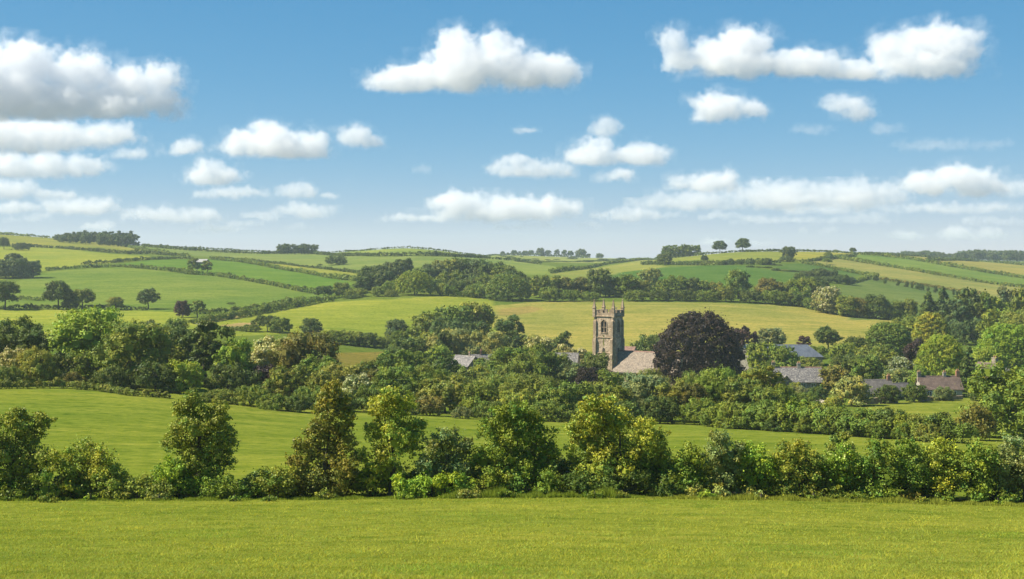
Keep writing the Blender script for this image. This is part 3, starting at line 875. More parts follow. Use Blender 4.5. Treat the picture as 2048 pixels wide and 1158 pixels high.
# ------------------------------------------------------------------ trees on the hills
G_HILLWOOD = "trees of the left hilltop wood"
for i, (px, top) in enumerate([(118,468),(135,465),(152,463),(166,459),(180,461),(195,460),(210,461),(226,460),(242,460),(258,460),(268,464),(126,470),(172,466),(204,466),(236,467),(250,468),(146,468),(220,468)]):
    tree(px, top, 24, 1500 - (i >= 11)*45, 'round', 'blue', "round dark tree in the hilltop wood on the left skyline", G_HILLWOOD)
G_COPSE = "trees of the small skyline copse"
for px, top in [(562,488),(575,484),(590,487),(603,486),(616,485),(630,486),(570,490),(610,490)]:
    tree(px, top, 20, 1480, 'round', 'blue', "round dark tree in the small skyline copse", G_COPSE)
tree(8, 474, 24, 1240, 'oak', 'blue', "small dark tree on the upper hedge at the left edge")
tree(42, 484, 40, 1230, 'bush', 'blue', "dark bushes on the upper hedge near the left edge", name="shrub")
G_CLUMP = "oaks of the left edge clump"
for px, top, w in [(30,500,42),(12,516,50),(42,515,46),(66,516,36),(-12,520,50),(25,530,55),(50,532,40)]:
    tree(px, top, w, 900 + (top < 510)*25, 'round', 'blue', "bluish oak in the clump at the left edge", G_CLUMP)
tree(10, 561, 58, 640, 'oak', 'dark', "lone oak at the left edge above the sunlit strip of meadow")
tree(117, 561, 60, 650, 'oak', 'dark', "tallest lone oak in the row along the left hedge")
tree(165, 577, 52, 655, 'oak', 'green', "spreading lone tree right of the tallest hedge oak")
tree(141, 585, 34, 652, 'bush', 'dark', "shrub filling the gap between the two spreading hedge oaks")
tree(231, 593, 36, 655, 'oak', 'olive', "small umbrella-shaped thorn tree on the left hedge")
tree(297, 576, 46, 665, 'oak', 'dark', "compact lone oak with clear trunk right of the thorn tree")
tree(388, 515, 28, 930, 'oak', 'green', "left one of the two oaks below the white barn")
tree(413, 520, 24, 930, 'oak', 'olive', "right one of the two oaks below the white barn")
tree(462, 608, 20, 700, 'oak', 'dark', "lone small round tree in the dip of the large field")
tree(364, 602, 40, 600, 'tall', 'purple', "dark purple tree beside the pale field corner", name="copper_beech_tree")
tree(395, 600, 32, 600, 'oak', 'green', "slim green tree right of the dark purple tree")
tree(648, 570, 46, 735, 'oak', 'dark', "dark hedge tree where two slanting hedges meet")
tree(684, 563, 40, 742, 'round', 'green', "green tree at the left foot of the central wood")
tree(672, 510, 52, 1120, 'round', 'blue', "bluish rounded tree group on the hedge left of the central wood")
tree(640, 530, 14, 1120, 'bush', 'blue', "small bush left of the bluish rounded hedge tree")
tree(712, 575, 56, 735, 'round', 'olive', "olive tree left of the tall dark wood edge trees")
tree(703, 590, 50, 725, 'bush', 'dark', "low dark shrub at the left end of the central wood")
W_ = "trees of the central hillside wood"
CW = [(745,530,56,790,'dark'),(730,545,50,770,'dark'),(768,540,52,770,'blue'),(805,510,50,870,'dark'),(790,522,60,830,'blue'),(760,528,50,800,'blue'),
      (845,535,56,800,'dark'),(868,526,60,820,'blue'),(892,518,70,830,'olive'),(925,514,76,835,'dark'),(955,516,66,830,'blue'),
      (985,520,66,820,'dark'),(1010,528,60,810,'green'),(905,540,76,770,'green'),(945,545,80,760,'dark'),(985,545,86,750,'green'),(1030,540,50,790,'dark'),
      (870,555,50,755,'green'),(1045,552,40,770,'dark'),(915,560,60,745,'dark'),(960,565,70,735,'green'),(785,560,46,755,'green')]
for px, top, w, Y, t in CW:
    tree(px, top, w, Y, 'round', t, "broadleaf tree in the mass of the central hillside wood", W_)
tree(829, 541, 76, 735, 'dome', 'bright', "sunlit bright green domed tree at the front of the central wood")
tree(1017, 550, 92, 722, 'dome', 'green', "big domed tree at the right front of the central wood")
tree(757, 572, 40, 730, 'bush', 'green', "green shrub at the foot of the central wood's left part")
tree(783, 578, 36, 725, 'bush', 'olive', "yellow-olive shrub left of the bright domed wood tree")
tree(885, 565, 30, 735, 'bush', 'yellow', "yellowish shrub right of the bright domed wood tree")
B_ = "trees of the wood belt above the hay meadow"
BELT = [(1080,548,46,'olive'),(1105,546,46,'olive'),(1128,552,36,'brown'),(1145,552,30,'dark'),(1160,548,34,'brown'),(1178,556,36,'olive'),(1200,536,60,'dark'),
        (1218,552,40,'green'),(1252,546,62,'green'),(1235,568,50,'green'),(1282,560,40,'olive'),(1330,556,40,'green'),(1352,550,50,'green'),(1382,553,46,'dark'),
        (1405,560,40,'green'),(1430,562,46,'olive'),(1452,570,40,'olive'),(1535,554,54,'brown'),(1560,562,40,'olive'),(1590,556,50,'green'),(1615,552,56,'olive'),(1640,556,44,'dark'),
        (1100,572,50,'green'),(1140,578,50,'green'),(1180,582,46,'green'),(1270,578,60,'green'),(1320,578,60,'dark'),(1365,578,60,'dark'),(1410,580,60,'green'),(1500,578,50,'dark'),(1545,578,60,'green'),(1600,580,60,'dark'),(1570,582,50,'green')]
for px, top, w, t in BELT:
    tree(px, top, w, 715 + (top < 570)*28, 'round', t, "broadleaf tree in the wood belt above the hay meadow", B_)
tree(1300, 538, 66, 800, 'tall', 'pale', "feathery pale grey-green tree rising from the wood belt")
tree(1476, 541, 58, 735, 'tall', 'green', "tall oval tree standing highest in the wood belt's right half")
tree(1655, 570, 62, 690, 'round_blossom', 'pale', "cream flowering tree at the right end of the wood belt")
for px, top, w, t, lb in [(1693,588,46,'olive',"olive tree right of the cream flowering tree"),(1715,594,40,'brown',"brownish tree above the clipped meadow hedge"),
        (1752,586,54,'dark',"dark rounded tree above the middle of the clipped meadow hedge"),(1782,598,50,'green',"green tree between the dark rounded tree and tall pointed trees"),(1815,596,46,'olive',"olive-brown tree at the left foot of the tall pointed trees")]:
    tree(px, top, w, 680, 'round', t, lb)
# far skyline
FS = [(1005,502,10),(1028,500,14),(1040,502,9),(1050,501,14),(1062,500,14),(1081,495,18),(1096,500,14),(1113,498,14),(1128,499,14),(1141,501,14),(1162,497,26),(1177,507,10)]
for px, top, w in FS:
    tree(px, top, w, 2280, 'oak' if w < 16 else 'round', 'blue', "small distant tree in the row on the far central skyline", "far central skyline trees")
tree(1199, 506, 18, 2200, 'round', 'blue', "lone distant round tree right of the far skyline row")
for px, top, w, Y in [(1028,512,10,2000),(1043,515,10,1900),(1145,513,26,1900),(1113,520,18,1800),(1070,524,20,1700),(1095,524,16,1700)]:
    tree(px, top, w, Y, 'bush', 'blue', "small distant bush on the far sunlit field", "distant bushes of the far valley")
V_ = "trees of the far valley scrub"
for i in range(26):
    r = rng(900+i)
    px = 1045 + i*9.0 + r.uniform(-3, 3)
    tree(px, 531 + (px-1045)*-0.065 + r.uniform(-4, 4), r.uniform(16, 30), 1430 + i*18 + r.uniform(-60, 60), 'round', ('blue', 'dark', 'green')[i % 3], "distant tree in the scrubby far valley behind the belt", V_)
for px, top, w in [(1330,490,16),(1340,489,18),(1352,487,20),(1365,487,20),(1378,487,20),(1392,487,22),(1345,494,20),(1372,493,20)]:
    tree(px, top, w, 1390, 'round', 'green', "green tree in the skyline clump left of the two skyline oaks", "skyline clump on the right hill")
tree(1330, 504, 34, 1150, 'oak', 'dark', "hillside oak below the skyline clump")
tree(1440, 481, 31, 1345, 'oak', 'blue', "left one of the two big skyline oaks on the right hill")
tree(1485, 476, 32, 1345, 'oak', 'blue', "right one of the two big skyline oaks on the right hill")
tree(1409, 510, 16, 1130, 'oak', 'blue', "small upright tree on the dark hedge below the skyline oaks")
tree(1577, 493, 40, 1150, 'tall', 'blue', "big dark oak on the hedge halfway down the right hill")
tree(1573, 512, 40, 1120, 'bush', 'blue', "dark undergrowth below the big hillside oak")
tree(1656, 504, 18, 1220, 'oak', 'green', "upper one of two small trees on the right hill's hedge")
tree(1654, 515, 22, 1120, 'oak', 'green', "lower one of two small trees on the right hill's hedge")
tree(1706, 495, 15, 1480, 'oak', 'blue', "tiny lone tree on the right skyline")
S_ = "shrubs of the hillside scrub line"
for i, (px, top, w) in enumerate([(1462,516,16),(1440,520,22),(1480,520,18),(1500,520,22),(1520,518,20),(1535,515,18),(1500,530,20),(1517,532,22),(1535,533,24),(1552,536,24),(1568,538,24),(1583,540,26),(1545,526,20),(1558,528,18),(1530,525,18),(1597,546,24)]):
    tree(px, top, w, 1060 - (top > 528)*40 - (top > 535)*30, 'bush', ('blue', 'green', 'dark')[i % 3], "shrub in the scrub line slanting down the right hill", S_)
P_ = "trees of the right hillside copse"
for i, (px, top, w) in enumerate([(1612,540,36),(1640,535,44),(1662,538,40),(1625,552,40),(1655,552,40),(1685,548,34),(1700,552,26),(1600,545,30)]):
    tree(px, top, w, 900 + (top < 545)*20, 'round', ('blue', 'dark')[i % 2], "bluish tree in the copse on the right hillside", P_)
tree(1752, 550, 14, 960, 'bush', 'dark', "dark bush where the hillside hedges join")
for i, (px, py) in enumerate([(1770,556),(1796,560),(1813,563),(1824,564),(1835,565),(1843,566),(1856,568),(1871,571),(1884,575),(1907,578),(1916,579),(1928,581)]):
    tree(px, py-1, 7 + (i % 3)*2, 940 - i*6, 'bush', 'dark', "tiny clipped bush dotting the gappy hedge on the right", "dotted bushes of the gappy hedge")
F_ = "trees of the far right wood"
r = rng(4242)
for i in range(34):
    px = 1750 + i*10.2
    top = np.interp(px, [1750,1800,1850,1900,1950,2000,2100], [507,503,501,506,499,500,505]) + r.uniform(-2, 2)
    tree(px, top, r.uniform(20, 30), 2150 + r.uniform(-80, 120), 'round', 'blue', "distant dark tree in the long wood at the top right", F_)

# ------------------------------------------------------------------ right-hand woodland
RW = [(1857,581,58,640,'cone','dark',"left one of two tall pointed dark trees on the right"),(1886,572,56,640,'cone','dark',"right one of two tall pointed dark trees on the right"),
 (1940,578,80,600,'tall','dark',"broad dark oval tree right of the pointed pair"),(1912,600,70,590,'tall','blue',"bluish tree filling the space below the pointed pair"),
 (1985,588,70,590,'tall','green',"tall green tree right of the broad dark oval one"),(2020,575,80,640,'tall','grey',"pale grey-green tree high at the right edge"),
 (2060,580,90,600,'tall','green',"green tree cut by the right edge near the hilltop"),(1930,640,90,540,'tall','blue',"dark bluish tree behind the bright maple"),
 (1965,640,70,545,'tall','blue',"shadowy tree between the oval tree and the bright edge trees"),(2000,615,80,520,'round','green',"green crown above the bright tree at the right edge"),
 (2045,620,80,500,'round','olive',"olive crown high on the right edge"),
 (1862,625,66,500,'dome','yellow',"yellow-green domed tree left of the dark bluish woodland"),(1815,632,70,520,'round','green',"green tree between the domes above the village"),
 (1775,645,84,480,'dome','green',"heavy domed green tree at the right end of the hay meadow"),
 (2015,648,110,400,'dome','bright',"bright green layered tree at the right edge above the gabled cottage"),(1975,690,70,390,'round','bright',"lower bright green tree left of the layered one"),
 (1883,671,88,372,'dome','bright',"bright green maple above the brown tiled cottage"),(1838,678,60,385,'tall','purple',"purple-leaved tree beside the bright maple"),
 (1938,690,58,335,'cone','blue',"dark conifer between the tiled and the gabled cottage"),
 (1657,652,52,510,'oak','dark',"round dark lone oak at the foot of the hay meadow"),(1609,671,28,505,'oak','purple',"small reddish tree behind the blue-grey barn"),
 (1487,650,40,490,'oak','purple',"dull purple-grey tree right behind the copper beech"),(1510,660,14,490,'oak','purple',"tiny dark thorn tree beside the barn's left end"),
 (1541,655,62,500,'oak','grey',"pale green spreading tree behind the barn"),
 (1524,683,66,425,'round','green',"green tree in front of the barn's left part"),(1565,688,62,420,'round','green',"green tree hiding the middle of the barn"),
 (1635,690,60,480,'bush','green',"low green bushes right of the barn"),(1690,685,60,450,'round','green',"green tree right of the lone dark oak, lower"),
 (1712,672,56,470,'round','dark',"dark tree between the lone oak and the heavy dome"),(1745,688,70,420,'round','olive',"olive tree below the heavy domed tree"),
 (1610,712,80,440,'bush','olive',"olive shrubbery behind the slate cottage's roof"),
 (1700,706,80,385,'round','dark',"dark green tree in the village middle"),(1735,708,60,380,'round','green',"green tree with bright lower boughs in the village middle"),
 (1668,728,66,350,'round','brown',"dull brown-olive tree against the slate cottage's right end"),(1770,700,70,395,'round','olive',"olive tree above the grey-roofed cottage"),
 (1805,712,60,385,'round_blossom','grey',"grey-green flowering tree left of the purple tree"),(1790,735,60,350,'bush','grey',"grey-green shrub behind the grey-roofed cottage's chimney"),
 (1845,730,50,345,'bush','green',"shrub behind the brown tiled cottage's left chimney"),(1905,735,50,345,'bush','green',"shrub behind the brown tiled cottage's right end"),
 (1703,748,78,300,'bush','pale',"dense pale green tree in front of the grey-roofed cottage"),
 (1776,768,52,308,'round','dark',"small dark apple tree hiding the grey-roofed cottage's front"),(1829,766,54,312,'round','dark',"small dark tree left of the brown tiled cottage's wall"),
 (1888,772,46,316,'bush','grey',"small grey-green shrub before the brown tiled cottage"),(1960,765,50,315,'bush','dark',"dark shrub in front of the gabled cottage"),
 (1990,780,60,300,'bush','green',"green shrub at the right end of the village gardens"),
 (1595,770,60,330,'bush','grey',"grey-green garden shrub in front of the slate cottage"),(1635,772,50,325,'bush','dark',"dark garden shrub at the slate cottage's right front"),
 (1572,778,50,318,'bush','green',"green garden shrub at the slate cottage's left front"),(1590,762,34,345,'bush','yellow',"yellow-green climber shrub on the slate cottage's front"),
 (1670,792,44,280,'bush','yellow',"yellow garden shrub before the rubble heap"),
 (2030,725,190,195,'round','green',"large green tree at the right edge, nearest of the mid-distance"),
 (1955,805,70,185,'bush','brown',"brownish thorn bush left of the large right-edge tree"),
]
for t in RW: tree(*t)

# ------------------------------------------------------------------ church and village centre
VC = [
 (1300,667,84,470,'bush','dark',"dull green rounded tree behind the church nave"),
 (1330,690,40,450,'bush','yellow',"small yellow-green bush beside the copper beech"),
 (1192,708,80,350,'tall','dark',"dark evergreen hiding the foot of the church tower"),
 (1176,732,60,340,'round','copper',"blackish shrub left of the tower's dark evergreen"),
 (1187,760,36,300,'bush','olive',"small round olive bush below the tower's evergreen"),
 (1046,688,150,345,'round','green',"big green tree right of the stone barns"),(1100,700,90,350,'round','green',"green tree between the stone barns and the tower"),
 (1000,700,60,355,'round','grey',"grey-green tree just right of the stone barns"),(1140,715,60,345,'round','grey',"grey-green tree left of the tower's evergreen"),
 (1075,672,70,440,'round_blossom','pale',"white flowering hawthorn left of the tower"),(1130,684,60,425,'round_blossom','pale',"cream flowering hawthorn nearest the tower"),
 (1165,690,36,425,'bush_blossom','pale',"small white flowering thorn against the tower's left side"),
 (1125,660,44,450,'round','dark',"dark round tree behind the flowering hawthorns"),(1060,668,60,470,'bush','green',"low green bushes along the meadow foot left of the tower"),
 (1095,676,50,465,'bush','olive',"olive bushes along the meadow foot nearer the tower"),
 (1030,655,46,470,'round','dark',"dark round tree below the gappy oak"),(1015,627,66,505,'oak','dark',"gappy dark oak at the left end of the hay meadow"),
 (975,660,80,440,'round','pale',"pale yellow-green tree above the stone barns' right roof"),(945,690,50,425,'bush','grey',"grey-green bush behind the stone barns"),
 (905,655,92,440,'round','pale',"pale olive tree above the stone barns' left roof"),(878,690,60,410,'round','bright',"bright green tree left of the stone barns"),
 (850,662,66,445,'round','yellow',"yellow-green tree left of the pale olive one"),(885,660,40,425,'tall','dark',"dark upright tree between the yellow-green and pale olive trees"),
 (815,672,90,400,'round','dark',"dark green tree above the small hayfield's right end"),(830,700,70,360,'round','green',"green tree left of the barns' bright neighbour"),
 (890,706,50,350,'round','dark',"dark tree at the stone barns' left wall"),(935,735,70,320,'bush','green',"green shrub in front of the stone barns"),
 (955,728,60,325,'bush','yellow',"yellow-green shrub below the stone barns' right roof"),(985,740,90,310,'round','olive',"olive tree in front of the stone barns' right end"),
 (905,608,90,520,'round','green',"tallest green tree of the clump left of the hay meadow"),(945,604,90,535,'round','olive',"olive tree at the right of the clump left of the hay meadow"),
 (860,622,84,515,'round','green',"left green tree of the clump left of the hay meadow"),(895,635,90,500,'round','blue',"shadowed tree at the foot of the clump left of the hay meadow"),(950,640,70,505,'round','dark',"dark tree at the right foot of the clump left of the hay meadow"),
 (793,637,48,520,'round','blue',"dark bluish round tree at the foot of the sloping field"),(800,660,50,500,'bush','green',"green shrub below the dark bluish round tree"),
 (622,635,42,520,'round','dark',"dark round tree in the middle foot of the sloping field"),(535,630,66,530,'oak','dark',"spreading dark tree by the sandy bare patch"),(560,634,50,525,'round','green',"green tree joined to the spreading one by the bare patch"),
 (500,648,50,525,'bush','green',"low green shrub under the spreading tree by the bare patch"),(470,652,40,530,'bush','green',"low shrub left of the sandy bare patch"),
 (675,658,56,490,'round','green',"left tree of the dark row above the small hayfield"),(705,660,56,490,'round','olive',"middle tree of the dark row above the small hayfield"),(735,664,50,490,'round','dark',"right tree of the dark row above the small hayfield"),
 (650,665,50,492,'bush','dark',"shrub at the left end of the dark row above the small hayfield"),(765,672,40,495,'bush','green',"shrub at the right end of the dark row above the small hayfield"),
]
for t in VC: tree(*t)
tree(1398, 626, 158, 385, 'dome_fresh', 'copper', "huge dark copper beech dome beside the church", name="copper_beech_tree")

# ------------------------------------------------------------------ near tree belt
NB = [
 (15,632,150,250,'round','dark',"dark green tree at the far left of the near tree belt"),(75,645,90,245,'round','dark',"dark tree left of the big sycamore"),(-40,640,120,255,'round','green',"green tree cut by the left edge"),
 (28,694,70,226,'bush_blossom','pale',"pinkish flowering bush at the left edge of the tree belt"),(75,690,76,224,'bush','yellow',"yellow-olive bush under the left dark trees"),(15,730,80,220,'bush','green',"low green bush at the left edge below the flowering one"),
 (186,612,158,242,'round','bright',"big bright green sycamore in the near tree belt"),(268,640,150,232,'round','green',"dark green tree overlapping the bright sycamore's right"),
 (290,632,70,330,'round','blue',"bluish tree peeping over the belt right of the sycamore"),(345,652,100,262,'round','dark',"grey-dark tree behind the belt's tallest dark tree"),
 (352,634,56,420,'round','green',"small green tree below the dark purple tree"),
 (412,645,112,246,'tall','dark',"tall blackish green tree in the near tree belt"),(468,668,80,240,'round','bright',"bright green flank tree right of the tall blackish one"),
 (365,718,90,224,'round','bright',"bright green lower tree in front of the tall blackish one"),(455,725,90,228,'round','dark',"dark underwood right of the bright lower tree"),
 (310,722,100,222,'bush','dark',"dark underwood at the foot of the sycamore's neighbour"),(225,730,90,222,'bush','dark',"dark bramble mound at the sycamore's foot"),(140,742,60,224,'bush','brown',"brownish bramble patch at the sycamore's left foot"),
 (545,660,90,262,'round_blossom','pale',"pale pinkish flowering tree right of the tall blackish tree"),(520,690,50,255,'bush_blossom','pale',"lower pale flowering bush beside the pinkish tree"),
 (615,660,120,256,'round','brown',"big olive-brown tree right of the pale flowering tree"),(585,668,80,258,'round','olive',"olive tree between the flowering and brown trees"),
 (530,726,70,238,'bush','purple',"low purple-leaved bush below the pale flowering tree"),
 (580,728,90,230,'round','olive',"olive-green tree below the big brown one"),(688,722,100,238,'round','olive',"olive tree with reddish tips right of the brown tree"),(648,738,70,228,'round','olive',"loose yellow-olive tree between two olive trees"),
 (790,688,80,300,'round','green',"grey-green domed tree behind the near belt's centre"),(800,725,130,232,'round','green',"broad green tree left of the centre of the near belt"),
 (742,732,54,232,'round','brown',"brownish tree above the cream flowering hawthorn"),(714,742,70,224,'bush_blossom','pale',"cream flowering hawthorn in the near belt"),(735,768,80,215,'bush','green',"green shrub below the cream flowering hawthorn"),
 (890,752,130,226,'round','olive',"broad olive-brown tree in the centre of the near belt"),(960,762,80,218,'round','green',"green tree right of the broad olive-brown one"),(860,790,70,212,'bush','brown',"reddish-brown thorn at the belt's centre foot"),
 (925,812,46,207,'bush','grey',"small grey-green bush at the pasture's far edge"),(830,800,60,212,'bush','dark',"dark shrub left of the reddish-brown thorn"),
 (1065,745,170,228,'bush','olive',"very broad olive dome in the near belt"),(1030,778,90,216,'round','yellow',"yellow-green tree in front of the broad olive dome"),(1115,765,100,218,'round','green',"green tree at the right end of the broad olive dome"),
 (1090,800,110,212,'bush','green',"shaded green shrub under the broad olive dome"),
 (1232,762,60,222,'round','yellow',"yellow-green tree left of the grey willow"),(1285,744,110,226,'round','grey',"grey-leaved willow in the near belt below the nave"),(1340,752,80,222,'round','olive',"olive tree right of the grey willow"),
 (1385,756,60,220,'round','brown',"brownish tree between the olive and light green trees"),(1440,733,100,224,'round','green',"light green tree below the copper beech"),(1490,745,90,218,'round','green',"green tree right of the light green one"),
 (1520,722,90,236,'round','olive',"olive tree at the slate cottage's left"),(1320,790,90,214,'bush','dark',"dark underwood below the grey willow"),(1400,795,90,212,'bush','green',"green underwood below the brownish tree"),
 (1425,812,60,206,'bush','green',"low green shrub at the belt's right foot"),
]
for t in NB: tree(*t)
FILL = [
 (105,700,80,236,'round','dark',"dark tree behind the yellow-olive bush left of the sycamore"),(160,700,90,236,'bush','green',"green understorey below the sycamore's left boughs"),
 (230,690,110,240,'round','green',"green crown joining the sycamore to its darker neighbour"),(330,690,90,244,'round','green',"green crown between the two dark belt trees"),
 (500,735,70,236,'bush','dark',"dark undergrowth left of the purple-leaved bush"),(640,700,80,250,'round','green',"green crown right of the big olive-brown tree"),
 (620,770,90,216,'bush','green',"green thicket behind the bushy pasture hedge's right end"),(670,775,90,214,'bush','olive',"olive thicket behind the pointed hedge tree"),
 (760,700,80,270,'round','dark',"dark crown left of the grey-green dome"),(860,725,80,262,'round','green',"green crown below the stone barns' left neighbour"),
 (770,790,90,211,'bush','olive',"olive thicket between the hawthorn and the broad green tree"),(980,800,80,210,'bush','green',"green thicket right of the small grey-green bush"),
 (1010,745,90,250,'round','green',"green crown left behind the broad olive dome"),(1150,760,80,235,'round','green',"green crown between the broad dome and round olive bush"),
 (1180,800,80,211,'bush','green',"green thicket left of the yellow-green tree"),(1250,800,80,210,'bush','dark',"dark thicket under the yellow-green tree"),
 (1220,735,70,280,'bush','green',"green shrubs at the churchyard edge below the nave"),(1300,735,80,290,'bush','olive',"olive shrubs at the churchyard edge by the beech"),
 (1400,740,90,260,'round','green',"green crown under the copper beech's skirt"),(1470,760,80,230,'round','olive',"olive crown between two green belt trees"),
 (1555,765,80,226,'bush','green',"green crown hiding the slate cottage's left wall"),(1610,782,70,290,'bush','green',"garden shrubs below the slate cottage's windows"),
 (1640,755,46,350,'bush','green',"garden shrub against the slate cottage's right wall"),
 (1530,775,70,215,'bush','olive',"olive shrub above the thick hedge's left end"),
 (905,745,70,300,'bush','olive',"olive shrub below the stone barns' gable"),(965,712,40,392,'bush','green',"green shrub against the right stone barn's wall"),(918,728,40,388,'bush','green',"green shrub against the left stone barn's wall"),
 (950,695,60,440,'round','green',"green crown just behind the stone barns' roofs"),(1010,685,60,420,'round','green',"green crown behind the stone barns' right end"),
 (1095,712,50,400,'round','green',"green crown left of the grey slate house roof"),(1160,730,40,395,'bush','dark',"dark shrub before the grey slate house"),
 (1820,735,50,352,'bush','green',"green shrub between the grey-roofed and tiled cottages"),(1925,745,50,350,'round','green',"green tree behind the dark conifer"),
 (1965,735,44,372,'round','green',"green crown left of the gabled cottage's chimney"),(2010,750,50,330,'round','green',"green crown in front of the low slate outbuilding"),
]
for t in FILL: tree(*t)
N2 = [(440,777,80,210,'olive'),(500,768,84,210,'green'),(548,786,80,206,'green'),(595,790,60,205,'dark'),(405,785,60,208,'olive')]
for i, (px, top, w, Y, t) in enumerate(N2):
    tree(px, top, w, Y, 'bush', t, ["olive shrub at the left of the bushy hedge on the pasture's edge","tallest shrub of the bushy hedge on the pasture's edge","green shrub right of the tallest in the bushy pasture hedge","dark shrub at the right end of the bushy pasture hedge","shrub at the left end of the bushy pasture hedge"][i])
# big hedge on the right below the village
RH = [(1500,812,60,198,'green'),(1545,798,70,196,'green'),(1600,790,60,194,'bright'),(1640,802,60,192,'olive'),(1685,812,64,190,'green'),(1735,815,66,187,'olive'),(1785,812,70,184,'dark'),(1835,826,60,180,'olive'),(1880,820,56,177,'dark'),(1470,800,70,200,'green'),(1560,830,60,194,'dark'),(1660,832,60,189,'green'),(1760,838,60,183,'green'),(1860,846,60,176,'olive'),(1810,842,50,180,'green'),(1710,838,50,186,'dark'),(1610,830,50,191,'green')]
for i, (px, top, w, Y, t) in enumerate(RH):
    tree(px, top, w, Y, 'bush', t, "leafy shrub in the thick hedge below the village on the right", "shrubs of the thick hedge below the village")
hedge("long thick hedge line below the village on the right", [(x, y) for x, y in ((1450,203),(1550,196),(1650,190),(1750,185),(1850,179),(1935,174))], 3.6, width=2.6, tint='green', leaf=0.15, px=False, yfix=True, dens=1.6)
hedge("low rough hedge bank along the pasture's top at the left", [(-40,779),(60,777),(130,777),(195,782),(260,792),(340,797)], 1.3, tint='olive', leaf=0.12)
ORD = "first second third fourth fifth sixth seventh eighth ninth tenth eleventh twelfth thirteenth fourteenth fifteenth sixteenth seventeenth eighteenth nineteenth twentieth".split()
def ordn(i):
    if i < 20: return ORD[i]
    return {20: "twenty-", 30: "thirty-", 40: "forty-"}[(i//10)*10] + ORD[i % 10 - 1] if i % 10 else {20: "twenty-first"}.get(i, "")
def number_group(objs, fmt):
    """members of a row are told apart by their place in it, counted from the left"""
    objs = sorted(objs, key=lambda o: o.location.x/o.location.y)
    for i, o in enumerate(objs):
        n = i+1
        w = ORD[n-1] if n <= 20 else ({2: "twenty-", 3: "thirty-"}[n//10] + ORD[n % 10 - 1] if n % 10 else {30: "thirtieth"}[n])
        o["label"] = fmt % w
_bylab = {}
for o in list(col.objects):
    if o.parent is None and "label" in o.keys() and o.get("group") and o.type == 'EMPTY': _bylab.setdefault(o["label"], []).append(o)
for lb, os_ in _bylab.items():
    if len(os_) > 1:
        number_group(os_, "%s from the left: " + lb)
print("trees", TREE_N[0], round(time.time()-T0, 1))

# ------------------------------------------------------------------ building materials
def stone_material(name, c0, c1, cm, scale=2.2, moss=None):
    m, nt, out = new_mat(name)
    tc = N(nt, "ShaderNodeTexCoord")
    v = N(nt, "ShaderNodeTexVoronoi"); v.inputs["Scale"].default_value = scale
    nt.links.new(tc.outputs["Object"], v.inputs["Vector"])
    ve = N(nt, "ShaderNodeTexVoronoi"); ve.feature = 'DISTANCE_TO_EDGE'; ve.inputs["Scale"].default_value = scale
    nt.links.new(tc.outputs["Object"], ve.inputs["Vector"])
    sp = N(nt, "ShaderNodeSeparateColor"); nt.links.new(v.outputs["Color"], sp.inputs[0])
    c = ramp(nt, sp.outputs[0], 0.1, 0.9, c0, c1)
    n = noise(nt, tc.outputs["Object"], 0.7, 5)
    c = mixcol(nt, 'MULTIPLY', 1.0, c, ramp(nt, n, 0.3, 0.7, (0.78, 0.76, 0.74), (1.15, 1.14, 1.1)))
    c = mixcol(nt, 'MIX', ramp(nt, ve.outputs["Distance"], 0.0, 0.07, (1, 1, 1), (0, 0, 0)), c, cm)
    if moss is not None:
        n2 = noise(nt, tc.outputs["Object"], 1.3, 6, 0.7)
        c = mixcol(nt, 'MIX', ramp(nt, n2, 0.58, 0.70), c, moss)
    b = N(nt, "ShaderNodeBsdfPrincipled"); b.inputs["Roughness"].default_value = 0.92; b.inputs["Specular IOR Level"].default_value = 0.15
    nt.links.new(c, b.inputs["Base Color"])
    bp = N(nt, "ShaderNodeBump"); bp.inputs["Strength"].default_value = 0.5; bp.inputs["Distance"].default_value = 0.06
    nt.links.new(ve.outputs["Distance"], bp.inputs["Height"]); nt.links.new(bp.outputs[0], b.inputs["Normal"])
    nt.links.new(b.outputs[0], out.inputs["Surface"])
    return m

def slate_material(name, c0, c1, lichen=(0.55, 0.52, 0.45), lich=0.6, rough=0.7):
    m, nt, out = new_mat(name)
    tc = N(nt, "ShaderNodeTexCoord")
    br = N(nt, "ShaderNodeTexBrick")
    br.inputs["Scale"].default_value = 1.0; br.inputs["Brick Width"].default_value = 0.5; br.inputs["Row Height"].default_value = 0.32
    br.inputs["Mortar Size"].default_value = 0.012; br.inputs["Color1"].default_value = (*c0, 1); br.inputs["Color2"].default_value = (*c1, 1)
    br.inputs["Mortar"].default_value = (*(np.array(c0)*0.45), 1)
    mp = N(nt, "ShaderNodeMapping"); mp.inputs["Rotation"].default_value = (R(90), 0, 0)
    nt.links.new(tc.outputs["Object"], mp.inputs[0]); nt.links.new(mp.outputs[0], br.inputs["Vector"])
    n1 = noise(nt, tc.outputs["Object"], 0.55, 5, 0.65); n2 = noise(nt, tc.outputs["Object"], 2.6, 5, 0.7)
    c = mixcol(nt, 'MULTIPLY', 1.0, br.outputs["Color"], ramp(nt, n1, 0.3, 0.7, (0.7, 0.7, 0.72), (1.25, 1.22, 1.18)))
    c = mixcol(nt, 'MIX', ramp(nt, n2, lich-0.06, lich+0.1), c, lichen)
    b = N(nt, "ShaderNodeBsdfPrincipled"); b.inputs["Roughness"].default_value = rough; b.inputs["Specular IOR Level"].default_value = 0.3
    nt.links.new(c, b.inputs["Base Color"])
    bp = N(nt, "ShaderNodeBump"); bp.inputs["Strength"].default_value = 0.4; bp.inputs["Distance"].default_value = 0.05
    nt.links.new(n2, bp.inputs["Height"]); nt.links.new(bp.outputs[0], b.inputs["Normal"])
    nt.links.new(b.outputs[0], out.inputs["Surface"])
    return m

